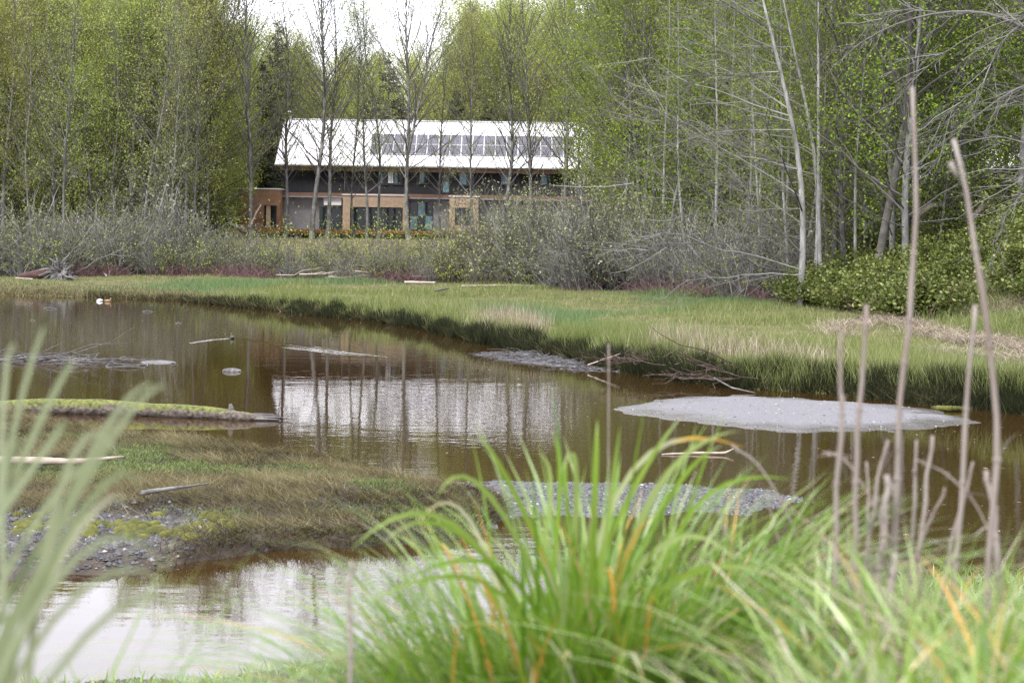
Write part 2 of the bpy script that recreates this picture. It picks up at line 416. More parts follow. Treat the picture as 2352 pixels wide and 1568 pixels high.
def damp_silt(name):
    m = bpy.data.materials.new(name); m.use_nodes = True
    N = m.node_tree.nodes; L = m.node_tree.links; b = N['Principled BSDF']
    g = N.new('ShaderNodeNewGeometry'); sx = N.new('ShaderNodeSeparateXYZ'); L.new(g.outputs['Position'], sx.inputs[0])
    n1 = N.new('ShaderNodeTexNoise'); n1.inputs['Scale'].default_value = 1.6; n1.inputs['Detail'].default_value = 8; n1.inputs['Roughness'].default_value = .7; L.new(g.outputs['Position'], n1.inputs['Vector'])
    n2 = N.new('ShaderNodeTexNoise'); n2.inputs['Scale'].default_value = 22; n2.inputs['Detail'].default_value = 4; L.new(g.outputs['Position'], n2.inputs['Vector'])
    a = N.new('ShaderNodeMath'); a.operation = 'MULTIPLY_ADD'; a.inputs[1].default_value = .10; L.new(n1.outputs[0], a.inputs[0]); L.new(sx.outputs[2], a.inputs[2])
    mr = N.new('ShaderNodeMapRange'); mr.inputs[1].default_value = .085; mr.inputs[2].default_value = .125; L.new(a.outputs[0], mr.inputs[0])
    r = N.new('ShaderNodeValToRGB'); r.color_ramp.elements[0].position = .3; r.color_ramp.elements[0].color = (.075, .073, .076, 1); r.color_ramp.elements[1].position = .7; r.color_ramp.elements[1].color = (.135, .132, .144, 1); L.new(n2.outputs[0], r.inputs[0])
    mm = N.new('ShaderNodeMix'); mm.data_type = 'RGBA'; L.new(mr.outputs[0], mm.inputs[0]); mm.inputs[6].default_value = (.045, .04, .035, 1); L.new(r.outputs[0], mm.inputs[7]); L.new(mm.outputs[2], b.inputs['Base Color'])
    rr = N.new('ShaderNodeMapRange'); rr.inputs[3].default_value = .25; rr.inputs[4].default_value = .8; L.new(mr.outputs[0], rr.inputs[0]); L.new(rr.outputs[0], b.inputs['Roughness'])
    bp = N.new('ShaderNodeBump'); bp.inputs['Distance'].default_value = .03; L.new(n2.outputs[0], bp.inputs['Height']); L.new(bp.outputs[0], b.inputs['Normal'])
    return m
M['silt'] = damp_silt('damp_grey_silt')

# solar cells: dark cells between thin pale lines
m = bpy.data.materials.new('solar_cells'); m.use_nodes = True
N = m.node_tree.nodes; L = m.node_tree.links; b = N['Principled BSDF']
tcn = N.new('ShaderNodeTexCoord'); br = N.new('ShaderNodeTexBrick')
br.offset = 0.0; br.inputs['Scale'].default_value = 1.0
br.inputs['Brick Width'].default_value = 0.155; br.inputs['Row Height'].default_value = 0.155
br.inputs['Mortar Size'].default_value = 0.010
br.inputs['Color1'].default_value = (.06, .058, .078, 1); br.inputs['Color2'].default_value = (.075, .073, .095, 1)
br.inputs['Mortar'].default_value = (.17, .17, .2, 1)
L.new(tcn.outputs['Object'], br.inputs['Vector']); L.new(br.outputs[0], b.inputs['Base Color'])
b.inputs['Roughness'].default_value = .45; b.inputs['Specular IOR Level'].default_value = .2
M['cells'] = m

# water: murky brown, mirror-like, with light ripples
m = bpy.data.materials.new('pond_water'); m.use_nodes = True
N = m.node_tree.nodes; L = m.node_tree.links; b = N['Principled BSDF']
b.inputs['Base Color'].default_value = (.026, .014, .004, 1)
b.inputs['Roughness'].default_value = .015
b.inputs['IOR'].default_value = 1.33
b.inputs['Specular IOR Level'].default_value = .5
geo = N.new('ShaderNodeNewGeometry')
def wnoise(sc, stretch, detail=3):
    mp = N.new('ShaderNodeMapping'); mp.inputs['Scale'].default_value = stretch
    L.new(geo.outputs['Position'], mp.inputs['Vector'])
    nz = N.new('ShaderNodeTexNoise'); nz.inputs['Scale'].default_value = sc; nz.inputs['Detail'].default_value = detail
    L.new(mp.outputs[0], nz.inputs['Vector']); return nz
fine = wnoise(5.5, (.55, 1, 1)); broad = wnoise(1.1, (.6, 1, 1), 2); zone = wnoise(.09, (1, .6, 1), 2)
zr = N.new('ShaderNodeMapRange'); zr.inputs[1].default_value = .42; zr.inputs[2].default_value = .62; zr.inputs[3].default_value = .3; zr.inputs[4].default_value = 1.0
L.new(zone.outputs[0], zr.inputs[0])
b1 = N.new('ShaderNodeBump'); b1.inputs['Strength'].default_value = 1; b1.inputs['Distance'].default_value = .0026
mu = N.new('ShaderNodeMath'); mu.operation = 'MULTIPLY'
L.new(fine.outputs[0], mu.inputs[0]); L.new(zr.outputs[0], mu.inputs[1]); L.new(mu.outputs[0], b1.inputs['Height'])
b2 = N.new('ShaderNodeBump'); b2.inputs['Strength'].default_value = 1; b2.inputs['Distance'].default_value = .0025
L.new(broad.outputs[0], b2.inputs['Height']); L.new(b1.outputs[0], b2.inputs['Normal'])
L.new(b2.outputs[0], b.inputs['Normal'])
M['water'] = m

# ------------------------------------------------------------------ terrain
shore_px = [(0, 678), (200, 682), (400, 690), (550, 705), (700, 722), (850, 737), (960, 755), (1080, 785), (1200, 805), (1350, 832), (1430, 852), (1560, 875), (1700, 893), (1900, 905), (2100, 925), (2352, 950)]
SH = [G(*p)[:2] for p in shore_px]
SH = [np.array((-140., 128.)), np.array((-60., 112.))] + SH + [np.array((13., 26.)), np.array((30., 20.)), np.array((120., 8.))]
SH = np.array(SH)
tree_px = [(0, 632), (250, 630), (500, 632), (850, 645), (1200, 655), (1300, 664), (1560, 676), (1830, 694)]
TL = np.array([[-140., 150.], [-70., 135.]] + [list(G(x, y, .75)[:2]) for x, y in tree_px] + [[16., 62.], [22., 45.], [40, 36], [120., 30.]])

def seg_dist(x, y, poly):
    best = np.full(np.shape(x), 1e9)
    for a, c in zip(poly[:-1], poly[1:]):
        d = c - a; t = np.clip(((x - a[0]) * d[0] + (y - a[1]) * d[1]) / (d @ d), 0, 1)
        best = np.minimum(best, np.hypot(x - a[0] - t * d[0], y - a[1] - t * d[1]))
    return best
def inland(x, y):
    return seg_dist(x, y, SH) * np.where(y > np.interp(x, SH[:, 0], SH[:, 1]), 1, -1)
def beyond_trees(x, y):
    return seg_dist(x, y, TL) * np.where(y > np.interp(x, TL[:, 0], TL[:, 1]), 1, -1)
HILLY = np.array([20, 47, 60, 72, 85, 100, 130, 200]); HILLX = np.array([22, 14.6, 13.8, 12.9, 13.6, 18, 30, 60])
def far_h(x, y):
    x = np.asarray(x, float); y = np.asarray(y, float)
    d = inland(x, y) + (fbm(x * .9, y * .9, 3) - .5) * .9
    flat = smooth(-9, -17, x)
    steep = -.4 + .42 * smooth(-.6, .0, d) + .34 * smooth(-.05, .6, d) + .12 * smooth(.6, 8, d)
    gentle = -.4 + .42 * smooth(-1, .0, d) + .3 * smooth(0, 9, d) + .15 * smooth(6, 20, d)
    z = steep * (1 - flat) + gentle * flat
    t = beyond_trees(x, y)
    z = z + .22 * smooth(-12, 0, t) + 2.5 * smooth(2, 26, t) + .8 * smooth(30, 90, t) + 7 * smooth(60, 150, t)
    hx = np.interp(y, HILLY, HILLX)
    z = z + 3.6 * smooth(-.6, 11, x - hx + (fbm(x * .4, y * .4, 9) - .5) * 2.0) * (d > 0)
    return z + (fbm(x * 1.5, y * 1.5, 5) - .5) * .12 * smooth(0, 1, d)
near_shore = lambda x: np.interp(x, [-8, -4, -1.5, 0, 2.2, 5, 9], [11.0, 11.6, 12.6, 14, 16.2, 16.8, 16])
def near_h(x, y):
    x = np.asarray(x, float); y = np.asarray(y, float)
    ys = near_shore(x) + (fbm(x * 1.1, y * 1.1, 21) - .5) * 1.0
    t = (ys - y) / np.maximum(ys - 1.5, 1)
    z = 2.55 * np.clip(t, -.3, 1.2)
    z = z + .10 * np.exp(-(((x - .10) / .35) ** 2 + ((y - 2.3) / .4) ** 2))
    z = z + .14 * smooth(.0, .5, x / np.maximum(y, .5) * 2) * smooth(5, 2.5, y)
    return z + (fbm(x * 2.5, y * 2.5, 22) - .5) * .12 * smooth(0, .2, t)

def grid(xs, ys, hf, keep=None, mi=None):
    X, Y = np.meshgrid(xs, ys); Z = hf(X, Y)
    nx, ny = len(xs), len(ys)
    i = (np.arange(ny - 1)[:, None] * nx + np.arange(nx - 1)[None]).ravel()
    q = np.stack([i, i + 1, i + nx + 1, i + nx], -1)
    if keep is not None:
        k = keep(X, Y, Z).ravel(); q = q[k[q].any(1)]
    mb = MB(); V = np.stack([X, Y, Z], -1).reshape(-1, 3)
    used = np.unique(q); re = np.full(len(V), -1); re[used] = np.arange(len(used))
    mb.add(V[used], re[q]); return mb

def spaced(a, b_, fn):
    out = [a]
    while out[-1] < b_: out.append(out[-1] + fn(out[-1]))
    return np.array(out)
# water sheet
mb = MB(); mb.add([(-150, -8, 0), (150, -8, 0), (150, 160, 0), (-150, 160, 0)], [(0, 1, 2, 3)])
tag(mb.build('pond_water', M['water']), kind='structure')
# far bank: meadow, then wooded ground behind it
ys = np.concatenate([spaced(8, 112, lambda v: .35 if v < 75 else .5), spaced(112.6, 330, lambda v: 1.5 + (v - 112) * .02)])
xs = np.concatenate([spaced(-150, -36, lambda v: 2.0), spaced(-34.5, 22, lambda v: .4), spaced(23, 150, lambda v: 2.5)])
mb = grid(xs, ys, far_h, lambda X, Y, Z: (Z > -.25) & (beyond_trees(X, Y) < 1.5))
tag(mb.build('meadow', M['meadow_soil'], smooth_=True), kind='structure')
xs2 = np.concatenate([spaced(-150, -50, lambda v: 3.0), spaced(-48, 40, lambda v: 1.2), spaced(41, 150, lambda v: 3.)])
ys2 = spaced(28, 330, lambda v: 1.2 + max(0, v - 130) * .02)
mb = grid(xs2, ys2, lambda X, Y: far_h(X, Y) - .006, lambda X, Y, Z: (beyond_trees(X, Y) > .5) & (Z > -.2))
tag(mb.build('woodland_ground', M['forest_soil'], smooth_=True), kind='structure')
# near bank
mb = grid(np.arange(-9, 10, .16), np.concatenate([np.arange(-6, 1, .5), np.arange(1, 18.6, .14)]), near_h, lambda X, Y, Z: Z > -.12)
tag(mb.build('near_bank', M['mud'], smooth_=True), kind='structure')

# low islands
def inside(x, y, poly):
    c = np.zeros(np.shape(x), bool)
    for (x1, y1), (x2, y2) in zip(poly, np.roll(poly, -1, 0)):
        hit = ((y1 > y) != (y2 > y)) & (x < (x2 - x1) * (y - y1) / (y2 - y1 + 1e-12) + x1)
        c ^= hit
    return c
def poly_depth(x, y, poly):
    d = seg_dist(x, y, np.vstack([poly, poly[:1]]))
    return np.where(inside(x, y, poly), d, -d)
ISL = np.array([G(*p)[:2] for p in [(-250, 935), (100, 950), (180, 968), (300, 990), (450, 1008), (600, 1018), (640, 1030), (760, 1045), (900, 1072), (960, 1095), (1060, 1108), (1170, 1125), (1230, 1150), (1200, 1195), (1150, 1228), (1000, 1252), (820, 1264), (650, 1272), (480, 1288), (380, 1305), (300, 1318), (150, 1335), (0, 1360), (-250, 1420)]])
BAR = np.array([G(*p)[:2] for p in [(900, 1092), (1000, 1092), (1200, 1095), (1400, 1100), (1600, 1105), (1750, 1114), (1860, 1130), (1965, 1154), (1890, 1172), (1750, 1190), (1600, 1190), (1450, 1196), (1250, 1208), (1100, 1228), (1000, 1200)]])
OVAL = np.array([G(*p)[:2] for p in [(1375, 943), (1420, 932), (1500, 918), (1600, 910), (1700, 909), (1800, 912), (2000, 923), (2150, 943), (2265, 966), (2200, 981), (2100, 991), (1950, 994), (1800, 992), (1650, 976), (1500, 957), (1420, 949)]])
PATCH = np.array([G(*p)[:2] for p in [(1065, 815), (1110, 808), (1180, 805), (1260, 806), (1340, 822), (1430, 852), (1380, 856), (1300, 850), (1240, 842), (1150, 831), (1100, 824)]])
def isl_h(x, y):
    d = poly_depth(x, y, ISL) - .12 + (fbm(x * 1.3, y * 1.3, 31) - .5) * .6
    near = smooth(24, 19, y) * smooth(-4.6, -3.0, x)     # cut edge on the near side
    return -.06 + (.17 + .02 * near) * smooth(-.1, .9 - .65 * near, d) + .12 * smooth(.5, 3, d) + (fbm(x * 2.2, y * 2.2, 33) - .5) * .14 * smooth(.1, .6, d)
def bar_h(x, y):
    d = poly_depth(x, y, BAR) - .05 + (fbm(x * 1.8, y * 1.8, 41) - .5) * .9 + (fbm(x * 6, y * 6, 43) - .5) * .3
    return -.05 + .07 * smooth(-.1, .7, d) + (fbm(x * 3, y * 3, 42) - .5) * .025
def oval_h(x, y):
    d = poly_depth(x, y, OVAL) + (fbm(x * 1.2, y * 1.2, 51) - .5) * 1.0 + (fbm(x * 5, y * 5, 53) - .5) * .35
    return -.03 + .06 * smooth(-.15, .45, d) + .07 * smooth(.2, 1.8, d) + (fbm(x * 1.5, y * 1.5, 52) - .5) * .05 * smooth(0, .5, d)
def patch_h(x, y):
    d = poly_depth(x, y, PATCH) + (fbm(x * 1.6, y * 1.6, 61) - .5) * 1.4
    return -.05 + .07 * smooth(-.2, .8, d) + (fbm(x * 3, y * 1.5, 62) - .5) * .06
def ext(poly, st_):
    a, b_ = poly.min(0) - .8, poly.max(0) + .8
    return np.arange(a[0], b_[0], st_), np.arange(a[1], b_[1], st_)
tag(grid(*ext(ISL, .11), isl_h, lambda X, Y, Z: Z > -.04).build('mud_islet', M['mud'], smooth_=True), kind='structure')
tag(grid(*ext(BAR, .09), bar_h, lambda X, Y, Z: Z > -.03).build('gravel_bar', M['wetmud'], smooth_=True), kind='structure')
tag(grid(*ext(OVAL, .14), oval_h, lambda X, Y, Z: Z > -.02).build('sand_bar', M['silt'], smooth_=True), kind='structure')
tag(grid(*ext(PATCH, .14), patch_h, lambda X, Y, Z: Z > -.03).build('mud_flat', M['wetmud'], smooth_=True), kind='structure')

# ------------------------------------------------------------------ trees
def interp_path(path, t):
    """path (k,3) or (n,k,3); t (n,)"""
    k = path.shape[-2]; f = np.clip(t, 0, 1) * (k - 1); i = np.minimum(f.astype(int), k - 2); f = (f - i)[:, None]
    if path.ndim == 2: return path[i] * (1 - f) + path[i + 1] * f
    n = np.arange(len(t)); return path[n, i] * (1 - f) + path[n, i + 1] * f
def arc(p0, d, L, k, curve, rng, wob=.06):
    s = np.linspace(0, 1, k)
    L = np.broadcast_to(L, (len(p0),))
    pts = p0[:, None] + d[:, None] * (s[None, :, None] * L[:, None, None])
    pts[:, :, 2] += np.broadcast_to(curve, (len(p0),))[:, None] * L[:, None] * s[None] ** 2
    j = rng.normal(size=(len(p0), k, 3)) * wob * L[:, None, None] * s[None, :, None]
    return pts + j
def sub_dirs(d, spread, rng):
    r = rng.normal(size=d.shape); r -= (r * d).sum(-1, keepdims=True) * d
    return norm(d + norm(r) * np.broadcast_to(spread, (len(d),))[:, None])
def alder(seed, Ht=22, r0=.2, nb=52, tmin=.3, Lmax=5.0, elev=(42, 62), m2=6, m3=3, nleaf=5, leaf=.10, wob=.3, bias=None, fork=False, curve=.15, sides=7, s2=3, topL=.22, jit=.22, lowbare=0.0, tw=.9):
    rng = rs(seed); T, B, F = MB(), MB(), MB()
    k = 14; z = np.linspace(0, 1, k)
    path = np.zeros((k, 3)); path[:, 2] = z * Ht
    ph = rng.rand(4) * 6.28
    path[:, 0] = wob * (np.sin(z * 3.1 + ph[0]) - math.sin(ph[0])) + .4 * wob * (np.sin(z * 9 + ph[1]) - math.sin(ph[1]))
    path[:, 1] = wob * (np.sin(z * 2.7 + ph[2]) - math.sin(ph[2]))
    rad = r0 * (1 - z) ** .85 * (1 + .5 * np.exp(-z * 40)) + .012
    T.tubes(path[None], rad[None], sides)
    stems = [(path, rad, tmin, nb)]
    if fork:
        f0 = .3; p0 = interp_path(path, np.array([f0]))
        d = norm(np.array([[.22 * rng.choice([-1, 1]), .08, 1.0]]))
        pth = arc(p0, d, np.array([Ht * .62]), 10, .03, rng, .01)
        rr = r0 * .62 * (1 - np.linspace(0, 1, 10)) ** .8 + .012
        T.tubes(pth, rr[None], sides - 1); stems.append((pth[0], rr, .15, nb // 2))
    for pth, rr, tm, n1 in stems:
        t = tm + (1 - tm) * (np.arange(n1) + rng.rand(n1)) / n1; t = np.clip(t, 0, .985)
        p0 = interp_path(pth, t)
        az = np.arange(n1) * 2.399 + rng.rand(n1) * 1.2
        if bias is not None:
            az = bias[0] + rng.normal(size=n1) * bias[1]
        u = (t - tm) / (1 - tm)
        el = np.radians(elev[0] + (elev[1] - elev[0]) * u + rng.normal(size=n1) * 8)
        d = np.stack([np.cos(az) * np.cos(el), np.sin(az) * np.cos(el), np.sin(el)], -1)
        L = Lmax * (topL + (1 - topL) * np.sin(np.clip(1 - u, 0, 1) * 2.2 + .35).clip(.1, 1) * (1 - .45 * u)) * rng.uniform(.6, 1.15, n1)
        P1 = arc(p0, d, L, 6, curve + rng.normal(size=n1) * .08, rng, .025)
        rt = np.interp(t, np.linspace(0, 1, len(rr)), rr)
        r1 = np.minimum(rt * .5, .012 + L * .008)
        R1 = r1[:, None] * np.linspace(1, .25, 6)[None]
        B.tubes(P1, R1, 4, rnd=rng.rand(n1))
        # second order
        n2 = n1 * m2; par = np.repeat(np.arange(n1), m2)
        s = rng.uniform(.18, 1, n2); q0 = interp_path(P1[par], s)
        dd = norm(interp_path(P1[par], np.minimum(s + .08, 1)) - interp_path(P1[par], np.maximum(s - .08, 0)))
        d2 = sub_dirs(dd, rng.uniform(.4, 1.0, n2), rng)
        L2 = L[par] * rng.uniform(.22, .45, n2) * (1.2 - .6 * s) + .25
        P2 = arc(q0, d2, L2, 3, .08, rng, .05)
        R2 = (.004 + .0045 * L2)[:, None] * np.array([1, .7, .35])[None] * tw
        B.tubes(P2, R2, s2, rnd=rng.rand(n2))
        n3 = n2 * m3; par3 = np.repeat(np.arange(n2), m3)
        s3 = rng.uniform(.2, 1, n3); q3 = interp_path(P2[par3], s3)
        d3 = sub_dirs(norm(P2[par3, 2] - P2[par3, 0]), rng.uniform(.4, 1.1, n3), rng)
        L3 = L2[par3] * rng.uniform(.25, .55, n3) + .12
        P3 = arc(q3, d3, L3, 2, .0, rng, .03)
        B.tubes(P3, np.array([[.0065, .003]]) * tw, 3, rnd=rng.rand(n3))
        if nleaf:
            nn = int(n3 * nleaf); pl = rng.randint(0, n3, nn)
            c = interp_path(P3[pl], rng.uniform(.1, 1.05, nn)) + rng.normal(size=(nn, 3)) * jit
            if lowbare:
                k_ = rng.rand(nn) < smooth(lowbare - .12, lowbare + .2, c[:, 2] / Ht) + .08
                c = c[k_]
            F.leaves(c, rng.uniform(.6, 1.25, len(c)) * leaf, rng)
    return T, B, F
class Proto:
    def __init__(self, name, parts): self.name = name; self.parts = parts
    def put(self, loc, label, cat, group=None, rz=0, sc=1.0, tilt=(0, 0), sz=None):
        o = thing(self.name, loc, label, cat, group, rz, sc)
        o.rotation_euler = (tilt[0], tilt[1], rz)
        if sz: o.scale = (sc, sc, sc * sz)
        for nm, me in self.parts: child(nm, me, o)
        return o
def tree_proto(name, TBF, bark, twig, leaf):
    T, B, F = TBF
    parts = [('trunk', T.mesh('trunk', bark, True)), ('branches', B.mesh('branches', twig))]
    if F.n: parts.append(('crown', F.mesh('crown', leaf)))
    return Proto(name, parts)
front = [tree_proto('alder_tree', alder(100 + i, 24, .19, 74, .2, 7.4, (46, 68), 6, 4, 2.6, .07, .5, topL=.34, fork=(i == 1)), M['bark'], M['twig'], M['leaf']) for i in range(4)]
slim = [tree_proto('alder_tree', alder(120 + i, 21, .11, 60, .18, 5.2, (46, 66), 5, 4, 2.4, .07, .5, topL=.34), M['bark'], M['twig'], M['leaf']) for i in range(3)]
leafy = [tree_proto('alder_tree', alder(140 + i, 22, .18, 84, .1, 6.6, (30, 62), 6, 3, 12.0, .08, .4, jit=.34, lowbare=.08, topL=.34), M['bark'], M['twig'], M['leaf']) for i in range(5)]
lush = [tree_proto('alder_tree', alder(160 + i, 21, .15, 80, .1, 6.4, (28, 60), 6, 3, 8.5, .075, .45, jit=.28, lowbare=.10), M['bark'], M['twig'], M['leaf_lush']) for i in range(4)]

young = [tree_proto('young_alder', alder(170 + i, 11, .07, 60, .06, 3.4, (25, 65), 6, 3, 5.5, .07, .5, jit=.24), M['bark'], M['twig'], M['leaf']) for i in range(3)]
young_lush = [tree_proto('young_alder', alder(175 + i, 10, .06, 55, .06, 3.2, (20, 65), 6, 3, 4.0, .07, .5, jit=.2), M['bark'], M['twig'], M['leaf_lush']) for i in range(3)]
def conifer(seed, Ht=24, r0=.26, droop=-.16):
    rng = rs(seed); T, B, F = MB(), MB(), MB()
    z = np.linspace(0, 1, 10); path = np.zeros((10, 3)); path[:, 2] = z * Ht; path[:, 0] = .15 * np.sin(z * 3)
    T.tubes(path[None], (r0 * (1 - z) + .012)[None], 7)
    n1 = 120; t = .08 + .915 * np.sort(rng.rand(n1)); p0 = interp_path(path, t); az = np.arange(n1) * 2.399 + rng.rand(n1)
    L = (4.3 * (1 - t) ** .85 + .25) * rng.uniform(.65, 1.15, n1)
    el = np.radians(-5 + 30 * t)
    d = np.stack([np.cos(az) * np.cos(el), np.sin(az) * np.cos(el), np.sin(el)], -1)
    P1 = arc(p0, d, L, 5, droop, rng, .02)
    B.tubes(P1, (.008 + .008 * L)[:, None] * np.linspace(1, .3, 5)[None], 3, rnd=rng.rand(n1))
    nn = 11000; par = rng.choice(n1, nn, p=L / L.sum()); s = rng.uniform(.08, 1.03, nn) ** .8
    c = interp_path(P1[par], s); side = np.stack([-d[par, 1], d[par, 0], np.zeros(nn)], -1)
    c = c + side * (rng.normal(size=nn) * .30 * (1.15 - s) * np.minimum(L[par], 2))[:, None]; c[:, 2] -= np.abs(rng.normal(size=nn)) * .16
    F.leaves(c, rng.uniform(.1, .22, nn), rng, flat=.45, aspect=.4)
    return T, B, F
fir = [tree_proto('conifer_tree', conifer(180 + i, 24 - 2 * i), M['bark_dark'], M['bark_dark'], M['needle']) for i in range(3)]

def shrub(seed, n1=22, L0=(2.5, 5), el=(35, 85), droop=-.12, m2=7, m3=3, nleaf=2.0, leaf=.06, r=.03, bias=None, spread=.5, tw=1.0):
    rng = rs(seed); B, F = MB(), MB()
    p0 = np.zeros((n1, 3)); p0[:, :2] = rng.normal(size=(n1, 2)) * spread
    p0[:, 2] = -.15
    az = rng.rand(n1) * 6.283
    if bias is not None: az = bias[0] + rng.normal(size=n1) * bias[1]
    e = np.radians(rng.uniform(*el, n1))
    d = np.stack([np.cos(az) * np.cos(e), np.sin(az) * np.cos(e), np.sin(e)], -1); L = rng.uniform(*L0, n1)
    P1 = arc(p0, d, L, 7, droop + rng.normal(size=n1) * .06, rng, .03)
    B.tubes(P1, (r * L / L.max())[:, None] * np.linspace(1, .2, 7)[None], 4, rnd=rng.rand(n1))
    n2 = n1 * m2; par = np.repeat(np.arange(n1), m2); s = rng.uniform(.2, 1, n2)
    q0 = interp_path(P1[par], s); dd = norm(interp_path(P1[par], np.minimum(s + .1, 1)) - interp_path(P1[par], np.maximum(s - .1, 0)))
    d2 = sub_dirs(dd, rng.uniform(.3, .9, n2), rng); L2 = L[par] * rng.uniform(.15, .4, n2)
    P2 = arc(q0, d2, L2, 4, .05, rng, .05)
    B.tubes(P2, (.003 + .004 * L2)[:, None] * np.array([1, .8, .6, .3])[None] * tw, 3, rnd=rng.rand(n2))
    n3 = n2 * m3; par3 = np.repeat(np.arange(n2), m3); q3 = interp_path(P2[par3], rng.uniform(.15, 1, n3))
    d3 = sub_dirs(norm(P2[par3, 3] - P2[par3, 0]), rng.uniform(.3, 1.0, n3), rng)
    P3 = arc(q3, d3, L2[par3] * rng.uniform(.25, .6, n3) + .08, 2, 0, rng, .03)
    B.tubes(P3, np.array([[.006, .003]]) * tw, 3, rnd=rng.rand(n3))
    if nleaf:
        nn = int(n3 * nleaf); pl = rng.randint(0, n3, nn)
        F.leaves(interp_path(P3[pl], rng.uniform(.1, 1.05, nn)) + rng.normal(size=(nn, 3)) * .09, rng.uniform(.6, 1.3, nn) * leaf, rng)
    return B, F
def shrub_proto(name, BF, twig, leaf):
    B, F = BF; parts = [('stems', B.mesh('stems', twig))]
    if F.n: parts.append(('foliage', F.mesh('foliage', leaf)))
    return Proto(name, parts)
willow = [shrub_proto('willow_shrub', shrub(200 + i, 20, (3.0, 5.4), (30, 85), -.12, 7, 3, 3.2, .068, .045, tw=1.5), M['twig'], M['leaf_willow']) for i in range(3)]
bare = [shrub_proto('bare_shrub', shrub(220 + i, 28, (2.4, 5.2), (30, 82), -.06, 7, 2, 1.1, .05, .035, bias=(b_, 1.1), tw=1.35), M['twig_bare'], M['leaf_willow']) for i, b_ in enumerate((3.1, 2.2, .6))]
thick = [shrub_proto('thicket_shrub', shrub(240 + i, 24, (1.2, 2.6), (25, 85), -.15, 8, 3, 1.2, .05, .03, tw=1.5), M['twig'], M['leaf']) for i in range(3)]

def fz(x, y): return float(far_h(np.array([x]), np.array([y]))[0])
def place(pr, xpx, D, label, cat, group=None, rng=R0, sc=1.0, tilt=0.04, rz=None):
    x = XG(xpx, D); z = fz(x, D)
    return pr.put((x, D, z - .1), label, cat, group, rng.rand() * 6.283 if rz is None else rz, sc * (1 if sc != 1 else rng.uniform(.9, 1.1)), (rng.normal() * tilt, rng.normal() * tilt))

# alders standing in front of the house, one by one
FR = [
 (470, 131, 1, 1.0, 'broad grey alder at the wood edge left of the house, forking low'),
 (577, 131, 0, .97, 'grey alder in front of the cedar clad box at the left house end'),
 (655, 136, 2, .85, 'thin dark alder crossing the left edge of the white roof'),
 (716, 134, 3, 1.05, 'thickest pale alder trunk crossing the white roof right of the vent pipe'),
 (752, 137, 2, .9, 'slender alder just right of the thickest pale trunk on the white roof'),
 (814, 139, 4, .9, 'thin alder crossing the plain white roof left of the solar panels'),
 (842, 137, 5, 1.0, 'thin alder crossing the left edge of the solar panels'),
 (868, 139, 6, 1.05, 'slim alder in front of the first solar panels'),
 (938, 134, 1, .98, 'forked alder in front of the pale boxed window and solar panels'),
 (1010, 139, 4, .85, 'slim alder in front of the middle of the solar panels'),
 (1085, 133, 5, .95, 'slim alder in front of the rightmost pale box window'),
 (1150, 134, 0, .93, 'grey alder right of the rightmost pale box window'),
 (1220, 131, 3, .92, 'grey alder crossing the right part of the solar panels'),
 (1293, 130, 0, .9, 'stout alder crossing the last solar panels on the right'),
 (1330, 133, 6, 1.0, 'thin alder close to the right end of the white roof'),
 (1388, 126, 4, 1.05, 'slim alder just beyond the right end of the white roof'),
]
sel = front + slim
for x, D, k, s, lb in FR:
    o = place(sel[k], x, D, lb, 'tree', 'alders in front of the house', sc=s * .94, tilt=.022)

# woods: left of the house, behind it, right of it
rw = rs(11)
def rows(n, xr, dr, protos, label, group, sc=(.85, 1.1), cap=None, sep=2.2, hmax=None):
    pts = []
    tries = 0
    while len(pts) < n and tries < 4000:
        tries += 1
        D = rw.uniform(*dr); xp = rw.uniform(*xr); x = XG(xp, D)
        if beyond_trees(np.array([x]), np.array([D]))[0] < 1.0: continue
        if 150 > D > 138 and 540 < xp < 1400: continue
        if D < 175 and D > 142 and -24.5 < x < 10.5: continue
        if any((x - a) ** 2 + (D - c) ** 2 < sep ** 2 for a, c in pts): continue
        pts.append((x, D))
        pr = protos[rw.randint(len(protos))]
        s = rw.uniform(*sc)
        if hmax:       # tree tops the photograph shows below a line of sight
            pass
        pr.put((x, D, fz(x, D) - .1), label(xp), 'tree', group, rw.rand() * 6.283, s, (rw.normal() * .03, rw.normal() * .03))
def marks(table):
    return lambda xp: next(l for lim, l in table if xp < lim)
left_of = marks([(30, 'at the left edge of the wood'), (190, 'in the wood behind the root wad'), (290, 'in the wood just right of the root wad'), (430, 'in the wood behind the large pale willow'), (9999, 'in the wood beside the house gable')])
mid_of = marks([(640, 'above the left end of the white roof'), (760, 'above the vent pipe end of the roof'), (850, 'above the plain part of the roof'), (960, 'above the first solar panels'), (1090, 'above the middle of the solar panels'), (1220, 'above the right part of the solar panels'), (9999, 'beyond the right end of the white roof')])
right_of = marks([(1460, 'just right of the house roof'), (1560, 'behind the middle of the bare shrub thicket'), (1660, 'behind the right half of the bare shrub thicket'), (1790, 'behind the long limbs of the leaning alder'), (1920, 'behind the slender pale poles'), (2080, 'left of the tallest dry stalk'), (2230, 'between the two tallest dry stalks'), (9999, 'above the brambles at the right edge')])
rows(46, (-330, 500), (127, 160), leafy, lambda x: 'leafing grey trunked alder ' + left_of(x), 'alders in the wood left of the house', (.82, .97))
rows(44, (-330, 520), (126, 156), young, lambda x: 'young low branched alder ' + left_of(x), 'young alders in the left wood', (.8, 1.3), sep=1.6)
rows(20, (-120, 470), (122, 136), slim, lambda x: 'slender grey alder at the edge ' + left_of(x), 'slender alders at the left wood edge', (.7, .98), sep=1.8)
rows(26, (-200, 520), (160, 205), leafy, lambda x: 'hazy deep standing alder ' + left_of(x), 'alders deep in the left wood', (.86, 1.0))
